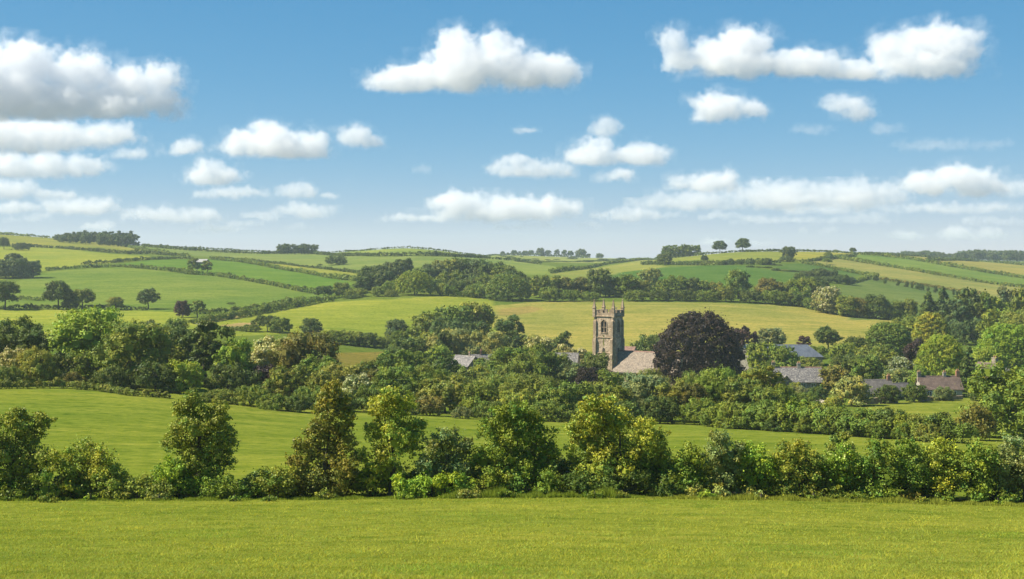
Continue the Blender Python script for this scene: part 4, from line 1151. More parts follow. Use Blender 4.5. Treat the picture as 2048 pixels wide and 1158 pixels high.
def plain_material(name, c, rough=0.8, spec=0.2, var=0.15, scale=3.0):
    m, nt, out = new_mat(name)
    tc = N(nt, "ShaderNodeTexCoord")
    n = noise(nt, tc.outputs["Object"], scale, 4)
    cc = ramp(nt, n, 0.3, 0.7, tuple(np.array(c)*(1-var)), tuple(np.array(c)*(1+var)))
    b = N(nt, "ShaderNodeBsdfPrincipled"); b.inputs["Roughness"].default_value = rough; b.inputs["Specular IOR Level"].default_value = spec
    nt.links.new(cc, b.inputs["Base Color"]); nt.links.new(b.outputs[0], out.inputs["Surface"])
    return m

M_TOWER = stone_material("tower_rubble_stone", (0.28, 0.21, 0.145), (0.56, 0.44, 0.315), (0.42, 0.335, 0.25), 2.4, (0.24, 0.20, 0.09))
M_DRESS = stone_material("dressed_stone", (0.29, 0.215, 0.145), (0.43, 0.335, 0.235), (0.27, 0.21, 0.15), 1.3)
M_WALL = stone_material("cottage_stone", (0.18, 0.15, 0.115), (0.31, 0.265, 0.21), (0.24, 0.21, 0.17), 3.0)
M_PALE = plain_material("limewash", (0.36, 0.32, 0.26))
M_SLATE = slate_material("lichened_slate", (0.105, 0.10, 0.10), (0.165, 0.155, 0.15), (0.34, 0.31, 0.27), 0.55)
M_NAVE = slate_material("stone_tile", (0.17, 0.132, 0.10), (0.28, 0.222, 0.168), (0.36, 0.30, 0.22), 0.57)
M_BLUE = slate_material("blue_grey_slate", (0.085, 0.105, 0.14), (0.11, 0.13, 0.165), (0.18, 0.19, 0.20), 0.68)
M_TILE = slate_material("brown_clay_tile", (0.11, 0.078, 0.062), (0.16, 0.115, 0.09), (0.30, 0.26, 0.21), 0.66)
M_GREYTILE = slate_material("dull_grey_tile", (0.105, 0.095, 0.088), (0.15, 0.135, 0.125), (0.24, 0.22, 0.18), 0.62)
M_RED = slate_material("red_clay_tile", (0.19, 0.105, 0.075), (0.26, 0.15, 0.11), (0.30, 0.26, 0.21), 0.64)
M_TIN = plain_material("pale_sheet_roof", (0.30, 0.29, 0.275), 0.6, 0.3, 0.08)
M_BRICK = stone_material("chimney_brick", (0.30, 0.13, 0.08), (0.42, 0.20, 0.13), (0.35, 0.28, 0.22), 4.0)
M_POT = plain_material("clay_pot", (0.42, 0.22, 0.13))
M_WOOD = plain_material("dark_timber", (0.06, 0.05, 0.04), 0.7)
M_LOUVRE = plain_material("weathered_louvre", (0.20, 0.17, 0.13), 0.8)
M_LEAD = plain_material("iron", (0.10, 0.10, 0.10), 0.5, 0.5)
M_FRAME = plain_material("white_paint", (0.74, 0.73, 0.70), 0.5, 0.4, 0.04)
M_IVY = plain_material("yellow_lichen_growth", (0.16, 0.17, 0.04), 0.9, 0.1, 0.4, 2.0)
def glass_material():
    m, nt, out = new_mat("dark_glass")
    b = N(nt, "ShaderNodeBsdfPrincipled"); b.inputs["Base Color"].default_value = (0.03, 0.035, 0.04, 1); b.inputs["Roughness"].default_value = 0.12
    b.inputs["Specular IOR Level"].default_value = 0.6
    nt.links.new(b.outputs[0], out.inputs["Surface"]); return m
M_GLASS = glass_material()

class MB:
    def __init__(s): s.v, s.f = [], []
    def box(s, x0, x1, y0, y1, z0, z1):
        b = len(s.v)
        s.v += [(x0,y0,z0),(x1,y0,z0),(x1,y1,z0),(x0,y1,z0),(x0,y0,z1),(x1,y0,z1),(x1,y1,z1),(x0,y1,z1)]
        s.f += [tuple(b+i for i in q) for q in ((0,3,2,1),(4,5,6,7),(0,1,5,4),(1,2,6,5),(2,3,7,6),(3,0,4,7))]
        return s
    def prism(s, poly, axis, a, b):
        """polygon of (u, z) extruded along x or y from a to b"""
        o = len(s.v); n = len(poly)
        mk = (lambda u, z, t: (t, u, z)) if axis == 'x' else (lambda u, z, t: (u, t, z))
        s.v += [mk(u, z, a) for u, z in poly] + [mk(u, z, b) for u, z in poly]
        s.f.append(tuple(o+i for i in range(n))); s.f.append(tuple(o+n+n-1-i for i in range(n)))
        for i in range(n):
            j = (i+1) % n
            s.f.append((o+i, o+n+i, o+n+j, o+j))
        return s
    def loft(s, rings):
        o = len(s.v); n = len(rings[0])
        for r_ in rings: s.v += [tuple(p) for p in r_]
        for k in range(len(rings)-1):
            for i in range(n):
                j = (i+1) % n
                s.f.append((o+k*n+i, o+k*n+j, o+(k+1)*n+j, o+(k+1)*n+i))
        s.f.append(tuple(o+n-1-i for i in range(n)))
        s.f.append(tuple(o+(len(rings)-1)*n+i for i in range(n)))
        return s
    def quadbeam(s, pts, th):
        """a slab: four corner points, thickened by th along its normal"""
        p = [Vector(q) for q in pts]
        n = (p[1]-p[0]).cross(p[3]-p[0]).normalized()*th
        o = len(s.v)
        s.v += [tuple(q) for q in p] + [tuple(q+n) for q in p]
        s.f += [tuple(o+i for i in q) for q in ((3,2,1,0),(4,5,6,7),(0,1,5,4),(1,2,6,5),(2,3,7,6),(3,0,4,7))]
        return s
    def build(s, name, mat, parent=None):
        me = bpy.data.meshes.new(name)
        me.from_pydata([tuple(map(float, v)) for v in s.v], [], s.f)
        bm = bmesh.new(); bm.from_mesh(me); bmesh.ops.recalc_face_normals(bm, faces=bm.faces); bm.to_mesh(me); bm.free()
        me.materials.append(mat)
        return link(name, me, parent)

def root_at(name, p, rz, label, cat, group=None):
    o = bpy.data.objects.new(name, None); col.objects.link(o)
    o.location = p; o.rotation_euler = (0, 0, R(rz)); o.empty_display_size = 1
    return tag(o, label, cat, group)

def ring(x, y, z, r_, n=8, rot=0.0):
    return [(x+r_*math.cos(2*math.pi*i/n+rot), y+r_*math.sin(2*math.pi*i/n+rot), z) for i in range(n)]

# ------------------------------------------------------------------ the church
def arch(u0, u1, z0, zs, ztop, k=5):
    """pointed arch outline"""
    uc = 0.5*(u0+u1); pts = [(u0, z0), (u1, z0), (u1, zs)]
    for i in range(1, k): 
        t = i/k; pts.append((u1-(u1-uc)*t**1.6, zs+(ztop-zs)*(t**0.75)))
    pts.append((uc, ztop))
    for i in range(k-1, 0, -1):
        t = i/k; pts.append((u0+(uc-u0)*t**1.6, zs+(ztop-zs)*(t**0.75)))
    pts.append((u0, zs))
    return pts

def build_church():
    YC = 414.0; u = YC/FPX
    p = at(1217, YC)
    base = HOR - FPX*p.z/YC
    Z = lambda py: (base-py)*u
    rt = root_at("church", p, -30, "grey stone parish church with battlemented tower and four pinnacles", "church")
    w = 3.15
    zt = Z(621)
    t = MB()
    # shaft in three slightly stepped stages
    t.box(-w-0.18, w+0.18, -w-0.18, w+0.18, -2.5, Z(705)).build("tower_wall", M_TOWER, rt)
    # upper stages are open shells so that the belfry openings have depth
    b0, b1 = Z(704.2), Z(674)
    MB().box(-w-0.06, w+0.06, -w-0.06, w+0.06, b0, b1).build("tower_wall", M_TOWER, rt)
    z0, z1 = Z(673.4), Z(632)
    wz0, wzs, wzt = Z(664), Z(646), Z(638.5); hw = 0.92
    for k in range(4):
        m = MB()
        # wall panel with an arched hole: jambs, sill block and spandrels
        th = 0.7
        a, b_ = -w, w
        m.box(a, -hw, -w, -w+th, z0, z1); m.box(hw, b_ - th, -w, -w+th, z0, z1); m.box(-hw, hw, -w, -w+th, z0, wz0)
        ar = arch(-hw, hw, wz0, wzs, wzt, 6)
        side = ar[2:]
        rightp = [q for q in side if q[0] >= 0]; leftp = [q for q in side if q[0] <= 0]
        m.prism([(0, wzt), (0, z1), (hw, z1)] + [q for q in rightp if q[1] < wzt-1e-6], 'y', -w, -w+th)
        m.prism([(0, z1), (0, wzt)] + [q for q in leftp if q[1] < wzt-1e-6] + [(-hw, z1)], 'y', -w, -w+th)
        o = m.build("tower_wall", M_TOWER, rt); o.rotation_euler = (0, 0, k*math.pi/2)
        wd = bpy.data.objects.new("belfry_window", None)
        f = MB()
        # hood mould and tracery
        outer = arch(-hw-0.22, hw+0.22, wz0, wzs+0.05, wzt+0.30, 6); inner = arch(-hw, hw, wz0, wzs, wzt, 6)
        for i in range(1, len(outer)-0):
            j = (i+1) % len(outer)
            if i == len(outer)-1 and j == 0: continue
            q = [outer[i], outer[j], inner[j], inner[i]]
            f.prism(q, 'y', -w-0.10, -w+0.25)
        win = f.build("belfry_window", M_DRESS, rt); win.rotation_euler = (0, 0, k*math.pi/2)
        g = MB()
        g.box(-0.09, 0.09, -w+0.15, -w+0.38, wz0, wzs+0.7)
        g.box(-hw, hw, -w+0.16, -w+0.36, Z(654), Z(654)+0.16)
        for sx in (-1, 1):
            g.quadbeam([(sx*0.02, -w+0.16, wzs+0.3), (sx*hw*0.62, -w+0.16, wzs+0.75), (sx*hw*0.62, -w+0.16, wzs+0.9), (sx*0.02, -w+0.16, wzs+0.46)], 0.18)
        mu = g.build("mullion", M_DRESS, win)
        for i in range(9):
            zz = wz0+0.12+i*0.36
            lm = MB().quadbeam([(-hw, -w+0.42, zz), (hw, -w+0.42, zz), (hw, -w+0.64, zz+0.24), (-hw, -w+0.64, zz+0.24)], 0.05)
            lm.build("louvre", M_LOUVRE, win)
        MB().box(-hw-0.15, hw+0.15, -w-0.14, -w+0.2, wz0-0.24, wz0-0.01).build("sill", M_DRESS, win)
    MB().box(-w+0.75, w-0.75, -w+0.75, w-0.75, z0, z1-0.3).build("bell_chamber", M_WOOD, rt)
    # lower stair light
    for k in (0, 1):
        lo = MB(); lo.prism(arch(-0.42, 0.42, Z(702.5), Z(697), Z(694), 4), 'y', -w-0.10, -w-0.02)
        ob = lo.build("stair_window", M_WOOD, rt); ob.rotation_euler = (0, 0, k*math.pi/2)
        MB().box(-0.6, 0.6, -w-0.2, -w-0.02, Z(703.6), Z(702.6)).build("sill", M_DRESS, ob)
    # string courses
    for py, pr, hh in ((704.8, 0.32, 0.34), (673.8, 0.24, 0.30), (631.8, 0.26, 0.36)):
        m = MB(); zc = Z(py); e = w+pr
        m.loft([[(-e+0.12, -e+0.12, zc-hh*0.5), (e-0.12, -e+0.12, zc-hh*0.5), (e-0.12, e-0.12, zc-hh*0.5), (-e+0.12, e-0.12, zc-hh*0.5)],
                [(-e, -e, zc-hh*0.1), (e, -e, zc-hh*0.1), (e, e, zc-hh*0.1), (-e, e, zc-hh*0.1)],
                [(-e, -e, zc+hh*0.2), (e, -e, zc+hh*0.2), (e, e, zc+hh*0.2), (-e, e, zc+hh*0.2)],
                [(-w, -w, zc+hh*0.6), (w, -w, zc+hh*0.6), (w, w, zc+hh*0.6), (-w, w, zc+hh*0.6)]])
        m.build("string_course", M_DRESS, rt)
    # parapet with merlons
    zp0, zp1, zm = Z(631)+0.01, Z(625), Z(620.6)
    for k in range(4):
        pa = MB().box(-w-0.05, w-0.36, -w-0.05, -w+0.35, zp0, zp1).build("parapet", M_DRESS, rt); pa.rotation_euler = (0, 0, k*math.pi/2)
        for i in range(4):
            c = -w+0.95+i*(2*w-1.9)/3
            me = MB().box(c-0.42, c+0.42, -w-0.05, -w+0.35, zp1, zm); me.box(c-0.48, c+0.48, -w-0.12, -w+0.42, zm+0.004, zm+0.16)
            me.build("merlon", M_DRESS, pa)
        MB().box(-w+0.3, w-0.7, -w-0.04, -w+0.34, zp1-0.16, zp1+0.02).build("coping", M_DRESS, pa)
    MB().box(-w+0.36, w-0.36, -w+0.36, w-0.36, zp0-0.3, zp0+0.35).build("tower_roof", M_LEAD, rt)
    # pinnacles
    zpin = Z(599)
    for sx in (-1, 1):
        for sy in (-1, 1):
            x, y = sx*(w-0.05), sy*(w-0.05)
            m = MB(); zb = zp0-0.4; zs = zm+0.7
            sq = lambda h, z: [(x-h, y-h, z), (x+h, y-h, z), (x+h, y+h, z), (x-h, y+h, z)]
            m.loft([sq(0.40, zb), sq(0.40, zs-0.05), sq(0.52, zs), sq(0.52, zs+0.18), sq(0.34, zs+0.30), sq(0.10, zpin-0.3), sq(0.06, zpin-0.12)])
            pn = m.build("pinnacle", M_DRESS, rt)
            f = MB(); f.loft([ring(x, y, zpin-0.34, 0.10), ring(x, y, zpin-0.2, 0.22), ring(x, y, zpin-0.05, 0.20), ring(x, y, zpin+0.12, 0.05)])
            for i in range(4):
                zc = zs+0.5+i*0.5; q = 0.34*(1-(zc-zs-0.3)/(zpin-zs-0.3))+0.04
                for dx, dy in ((q, q), (-q, q), (q, -q), (-q, -q)):
                    f.box(x+dx-0.07, x+dx+0.07, y+dy-0.07, y+dy+0.07, zc, zc+0.14)
            f.build("finial", M_DRESS, pn)
    # small figure niche in the middle of the parapet and the weather vane
    m = MB(); m.loft([ring(w-0.5, 0, zp1, 0.16, 6), ring(w-0.5, 0, zm+0.6, 0.09, 6), ring(w-0.5, 0, Z(614), 0.05, 6)])
    m.box(w-0.9, w-0.1, -0.04, 0.04, zm+0.75, zm+0.86)
    m.build("weather_vane", M_LEAD, rt)
    MB().loft([ring(0, -w+0.1, zm+0.164, 0.22, 6), ring(0, -w+0.1, zm+0.5, 0.25, 6), ring(0, -w+0.1, zm+0.85, 0.04, 6)]).build("parapet_finial", M_DRESS, rt)
    # diagonal buttresses at the corners, stepping in
    for k in range(4):
        m = MB(); m2 = MB(); a = w+0.02
        for zz0, zz1, pr in ((-2.5, Z(740), 1.15), (Z(740), Z(706), 0.85), (Z(706), Z(676), 0.6), (Z(676), Z(640), 0.35)):
            m.prism([(-a-pr, zz0), (-a+0.1, zz0), (-a+0.1, zz1+pr*0.35), (-a-pr*0.72, zz1-0.05), (-a-pr, zz1-0.35)], 'x', -w+0.02, -w+0.78)
            m2.prism([(-a-pr, zz0), (-a+0.1, zz0), (-a+0.1, zz1+pr*0.35), (-a-pr*0.72, zz1-0.05), (-a-pr, zz1-0.35)], 'x', w-0.80, w-0.04)
        o = m.build("buttress", M_DRESS, rt); o.rotation_euler = (0, 0, k*math.pi/2)
        o = m2.build("buttress", M_DRESS, rt); o.rotation_euler = (0, 0, k*math.pi/2)
    # yellow lichen streak under the belfry sill and on the corner
    g = MB()
    g.box(-0.16, 0.14, -w-0.09, -w-0.063, Z(690), Z(669)); g.build("lichen_streak", M_IVY, rt)
    # nave running away behind the copper beech
    hn, zr, ze, L = 3.9, Z(701.5), Z(737), 20.0
    x0 = w+0.185
    m = MB(); m.prism([(-hn, -3), (hn, -3), (hn, ze), (0, zr-0.25), (-hn, ze)], 'x', x0, x0+L); m.build("nave_wall", M_TOWER, rt)
    ov = 0.45; dz = (zr-ze)/hn*ov
    for s in (-1, 1):
        a = [(x0+0.002, s*(hn+ov), ze-dz), (x0+L+0.3, s*(hn+ov), ze-dz), (x0+L+0.3, 0, zr), (x0+0.002, 0, zr)]
        if s > 0: a = [a[1], a[0], a[3], a[2]]
        MB().quadbeam(a, 0.16).build("roof_slope", M_NAVE, rt)
    MB().prism([(-0.24, zr+0.02), (0.24, zr+0.02), (0, zr+0.34)], 'x', x0+0.01, x0+L+0.28).build("ridge_tiles", M_RED, rt)
    MB().box(x0+0.3, x0+L, -hn-ov-0.12, -hn-ov+0.02, ze-dz-0.16, ze-dz-0.02).build("gutter", M_LEAD, rt)
    for i in range(4):
        xx = x0+3+i*4.5
        wn2 = MB(); wn2.prism(arch(xx-0.7, xx+0.7, 1.0, 2.6, 3.7, 5), 'y', -hn-0.02, -hn+0.02); wo = wn2.build("nave_window", M_GLASS, rt)
        MB().box(xx-0.06, xx+0.06, -hn-0.07, -hn-0.021, 1.0, 3.4).build("mullion", M_DRESS, wo)
        MB().box(xx+2.0, xx+2.6, -hn-0.7, -hn-0.002, -3, 3.4).build("buttress", M_DRESS, rt)
build_church()

# ------------------------------------------------------------------ houses and barns
def house(name, label, px, Y, L, Wd, he, hr, rz, wall, roof, cat="house", hip=(False, False), chim=(), wins=(), doors=(), ridge=None, zoff=0.0, ridge_m=None):
    """gabled or hipped building; x runs along the ridge, -y is the front"""
    p = at(px, Y); p.z += zoff
    rt = root_at(name, p, rz, label, cat, "village buildings")
    hl, hw = L/2, Wd/2
    m = MB()
    if hip[0] or hip[1]:
        m.box(-hl, hl, -hw, hw, -2, he)
    else:
        m.prism([(-hw, -2), (hw, -2), (hw, he), (0, hr-0.12), (-hw, he)], 'x', -hl, hl)
    m.build("wall", wall, rt)
    ov = 0.35; dz = (hr-he)/hw*ov
    rl = -hl-0.25 if not hip[0] else -hl+hw*0.9
    rr = hl+0.25 if not hip[1] else hl-hw*0.9
    el = -hl-0.25 if not hip[0] else -hl-ov
    er = hl+0.25 if not hip[1] else hl+ov
    for s in (-1, 1):
        a = [(el, s*(hw+ov), he-dz), (er, s*(hw+ov), he-dz), (rr, 0, hr), (rl, 0, hr)]
        if s > 0: a = [a[1], a[0], a[3], a[2]]
        MB().quadbeam(a, 0.12).build("roof_slope", roof, rt)
    if hip[0]:
        MB().quadbeam([(el, hw+ov, he-dz), (el, -hw-ov, he-dz), (rl, -0.01, hr), (rl, 0.01, hr)], 0.12).build("roof_slope", roof, rt)
    if hip[1]:
        MB().quadbeam([(er, -hw-ov, he-dz), (er, hw+ov, he-dz), (rr, 0.01, hr), (rr, -0.01, hr)], 0.12).build("roof_slope", roof, rt)
    MB().prism([(-0.18, hr+0.04), (0.18, hr+0.04), (0, hr+0.26)], 'x', rl+0.02, rr-0.02).build("ridge_tiles", ridge_m or roof, rt)
    for (cx_, ch, cm, cw) in chim:
        c = MB().box(cx_-cw, cx_+cw, -cw*0.75, cw*0.75, hr-1.0, hr+ch); c.box(cx_-cw-0.07, cx_+cw+0.07, -cw*0.75-0.07, cw*0.75+0.07, hr+ch+0.003, hr+ch+0.14)
        co = c.build("chimney", cm, rt)
        for sx in (-0.45, 0.45):
            MB().loft([ring(cx_+sx*cw, 0, hr+ch+0.14, 0.15), ring(cx_+sx*cw, 0, hr+ch+0.32, 0.12), ring(cx_+sx*cw, 0, hr+ch+0.55, 0.14)]).build("chimney_pot", M_POT, co)
    for (wx, wz, ww, wh) in wins:
        f = MB(); d0, d1 = -hw-0.05, -hw+0.04; t = 0.09
        f.box(wx-ww/2, wx+ww/2, d0, d1, wz, wz+t); f.box(wx-ww/2, wx+ww/2, d0, d1, wz+wh-t, wz+wh)
        f.box(wx-ww/2, wx-ww/2+t, d0, d1, wz+t, wz+wh-t); f.box(wx+ww/2-t, wx+ww/2, d0, d1, wz+t, wz+wh-t); f.box(wx-t/2, wx+t/2, d0, d1, wz+t, wz+wh-t)
        fo = f.build("window", M_FRAME, rt)
        MB().box(wx-ww/2+t, wx-t/2, -hw-0.015, -hw+0.02, wz+t, wz+wh-t).build("pane", M_GLASS, fo)
        MB().box(wx+t/2, wx+ww/2-t, -hw-0.015, -hw+0.02, wz+t, wz+wh-t).build("pane", M_GLASS, fo)
        MB().box(wx-ww/2-0.1, wx+ww/2+0.1, -hw-0.14, -hw-0.002, wz-0.12, wz-0.004).build("sill", M_DRESS, fo)
    for dx in doors:
        d = MB().box(dx-0.5, dx+0.5, -hw-0.04, -hw+0.02, -0.2, 2.0).build("door", M_WOOD, rt)
        MB().box(dx+0.32, dx+0.40, -hw-0.09, -hw-0.041, 0.95, 1.05).build("handle", M_LEAD, d)
    return rt

sc_ = house("stone_cottage", "long cottage with lichened slate roof right of the copper beech", 1592, 352, 12.2, 6.3, 3.7, 6.8, -4, M_WALL, M_SLATE,
      chim=((-5.6, 1.2, M_WALL, 0.45), (0.7, 1.0, M_PALE, 0.45)), wins=((-4.6,2.1,1.0,1.1),(-0.6,2.1,1.1,1.1),(1.5,2.1,1.1,1.1),(3.8,2.1,1.1,1.1),(-2.4,0.5,1.2,1.2),(2.6,0.5,1.2,1.2)), doors=(0.2,), ridge_m=M_RED)
# gabled dormer on the slate cottage
g_ = MB().prism([(-3.9, 2.9), (-1.7, 2.9), (-1.7, 3.9), (-2.8, 5.1), (-3.9, 3.9)], 'y', -3.55, -1.2); g_.build("dormer", M_WALL, sc_)
for s in (-1, 1):
    a = [(-2.8+s*1.4, -3.85, 3.6), (-2.8+s*1.4, -0.8, 3.6), (-2.8, -0.8, 5.2), (-2.8, -3.85, 5.2)]
    if s > 0: a = [a[1], a[0], a[3], a[2]]
    d_ = MB().quadbeam(a, 0.1).build("dormer_roof", M_SLATE, sc_)
house("stone_cottage", "small grey-roofed cottage with one end chimney behind the apple tree", 1748, 322, 7.6, 5.0, 2.0, 4.5, 3, M_PALE, M_GREYTILE,
      chim=((3.4, 0.9, M_BRICK, 0.38),), wins=((-2.4,0.6,1.0,1.0),(0.4,0.6,1.0,1.0),(2.4,0.6,1.0,1.0)), doors=(-1.0,))
house("tiled_cottage", "brown tiled cottage with three chimneys above the paddock", 1877, 328, 9.4, 5.2, 2.3, 4.8, 2, M_PALE, M_TILE,
      chim=((-4.6, 1.0, M_WALL, 0.4), (1.4, 0.9, M_PALE, 0.36), (4.5, 1.2, M_BRICK, 0.4)), wins=((-3.0,0.7,1.1,1.0),(-0.6,0.7,1.1,1.0),(2.8,0.7,1.1,1.0)), doors=(1.1,))
house("gabled_cottage", "brown gabled cottage with big square chimney near the right edge", 1976, 345, 6.0, 6.2, 3.6, 6.9, -62, M_WALL, M_TILE,
      chim=((2.2, 1.5, M_WALL, 0.62),), wins=((0,1.2,1.0,1.0),))
house("outbuilding", "low slate roofed outbuilding right of the big square chimney", 1998, 347, 5.0, 5.0, 3.2, 5.4, 5, M_WALL, M_SLATE)
house("outbuilding", "low dark roofed shed between the grey-roofed and tiled cottages", 1797, 326, 4.6, 4.2, 1.9, 3.4, 20, M_WALL, M_GREYTILE)
house("slate_barn", "long low barn with hipped blue-grey slate roof", 1566, 458, 24.0, 9.0, 3.6, 6.9, -3, M_WALL, M_BLUE, "barn", hip=(False, True))
house("slate_barn", "gable end wing of the blue-grey slate barn at its left", 1496, 452, 9.0, 6.0, 3.8, 7.6, 62, M_PALE, M_BLUE, "barn", hip=(False, False))
house("stone_barn", "stone barn with its gable end showing, left of the pair", 931, 398, 7.0, 6.4, 4.6, 7.1, -38, M_WALL, M_SLATE, "barn", chim=((1.5, 0.9, M_WALL, 0.25),))
house("stone_barn", "slate roofed stone barn with thin red chimney, right of the pair", 972, 404, 8.6, 6.4, 4.4, 7.6, 6, M_WALL, M_SLATE, "barn", chim=((-1.4, 1.2, M_BRICK, 0.26),))
house("stone_barn", "small link building between the pair of stone barns", 953, 410, 4.0, 5.0, 4.2, 6.0, 4, M_WALL, M_SLATE, "barn")
house("village_house", "house roof of grey slate left of the tower's evergreen", 1133, 420, 7.0, 6.4, 5.2, 8.4, -12, M_PALE, M_SLATE)
house("village_house", "pinkish tiled roof peeping out right behind the tower", 1256, 448, 5.0, 5.0, 6.0, 8.2, -30, M_PALE, M_RED)
house("field_barn", "pale roofed field barn on the left hill above the two oaks", 401, 1085, 12.0, 8.0, 1.4, 3.4, -14, M_WALL, M_TIN, "barn")

# garden walls
def stone_wall(label, pts, h=1.1, th=0.45):
    P = [at(*q) for q in pts]
    rt = root_at("garden_wall", P[0], 0, label, "wall")
    for a, b in zip(P[:-1], P[1:]):
        ang = math.atan2(b.y-a.y, b.x-a.x); ln = (b-a).length
        n = max(2, int(ln/1.6))
        for i in range(n):
            q = a.lerp(b, (i+0.5)/n); z = float(ground(q.x, q.y)) - P[0].z
            s = MB().box(-ln/n/2, ln/n/2, -th/2, th/2, -0.5, h+0.1*math.sin(i*2.3)).build("wall_section", M_WALL, rt)
            s.location = (q.x-P[0].x, q.y-P[0].y, z); s.rotation_euler = (0, 0, ang)
            c = MB().box(-ln/n/2, ln/n/2, -th/2-0.05, th/2+0.05, h+0.1*math.sin(i*2.3)+0.003, h+0.1*math.sin(i*2.3)+0.16).build("coping", M_DRESS, s)
stone_wall("low stone garden wall along the paddock before the grey-roofed cottage", [(1733,306),(1760,308),(1795,309)])
stone_wall("low stone wall before the brown tiled cottage", [(1838,314),(1880,318),(1925,320)], 0.8)
hedge("clipped garden hedge along the paddock before the village", [(1798,799),(1840,798),(1900,796),(1955,794)], 1.1, tint='dark', leaf=0.14)
def rubble():
    r = rng(77); m = MB(); c0 = at(1640, 312)
    for i in range(130):
        px = r.uniform(1618, 1664); Y = r.uniform(306, 330); q = at(px, Y) - c0; s = r.uniform(0.15, 0.5)
        m.loft([ring(q.x, q.y, q.z-0.1, s, 5, i), ring(q.x, q.y, q.z+s*0.6, s*0.95, 5, i+0.3), ring(q.x, q.y, q.z+s*1.1, s*0.45, 5, i)])
    o = m.build("rubble", plain_material("pale_rubble", (0.45, 0.38, 0.27))); o.location = c0
    tag(o, "heap of pale rubble stones in the slate cottage's garden", "rubble", kind="stuff")
rubble()
print("buildings", round(time.time()-T0, 1))

# ------------------------------------------------------------------ the nearest hedge
HY = 78.0
ACCENT = {None: None, 'cream': (1.6, 1.45, 1.8), 'pink': (1.5, 1.3, 1.7), 'rust': (1.35, 1.1, 0.9), 'white': (3.0, 2.3, 8.0), 'lime': (1.5, 1.45, 0.9)}
def near_plant(name, label, lobes, tint, accent=None, acc_p=0.3, leaf=0.05, n=None, Y=HY, trunk=None, cat="tree", group="plants of the nearest hedge", shoot=0.10, shoot_len=0.45, sub=9, rough=0.3, jitter=0.75, depth=1.0):
    r = rng(int(sum(l[0]*3+l[1] for l in lobes)) % 100000)
    m = Y/FPX
    cx = sum(l[0]*l[2] for l in lobes)/sum(l[2] for l in lobes)
    p = at(cx, Y)
    L = []
    for (px, py, rp) in lobes:
        rp *= 1.10
        c = np.array([(px-cx)*m, r.uniform(-0.5, 0.5)*rp*m*0.8*depth, (HOR-py)*m - p.z])
        R_ = rp*m
        L.append((c[0], c[1], c[2], R_*0.72, R_*0.72)); L.append((c[0], c[1], c[2], R_*0.5, R_*0.5))
        for k in range(sub):
            d = r.normal(0, 1, 3); d /= np.linalg.norm(d)
            q = r.uniform(0.24, 0.46)*R_
            cc = c + d*(R_*1.02-q)*np.array([1, depth, 1])
            if cc[2] < q*0.3: cc[2] = q*r.uniform(0.3, 0.8)
            L.append((*cc, q, q*0.85))
    La = np.array(L)
    if n is None:
        n = int(min(27000, sum((l[2]*m)**2 for l in lobes)*7.0/(leaf*leaf*1.25)))
    root = bpy.data.objects.new(name, None); col.objects.link(root); root.location = p; root.empty_display_size = 0.4
    V = lobes_leaves(La, n, leaf, r, rough=rough, keep=0.5, hue=0.28, shoot=shoot, shoot_len=shoot_len, accent=ACCENT[accent], accent_p=acc_p*0.7, jitter=jitter, under=0.7, inner_k=0.42)
    cr = link("crown" if trunk else "foliage", crown_mesh("crown", [V]), root)
    cr.color = (*(np.array(TINT[tint])*np.array([1.12, 1.2, 1.1])), 1)
    tops = sorted(range(len(lobes)), key=lambda i: -lobes[i][2])[:6]
    tg = [((lobes[i][0]-cx)*m, 0.0, (HOR-lobes[i][1])*m-p.z) for i in tops]
    h = max(t[2] for t in tg)
    tm = trunk_mesh("trunk", max(0.4, h*0.72), trunk or 0.05, tg, r, fork=0.3)
    link("trunk" if trunk else "stem", tm, root)
    tag(root, label, cat, group)
    return root

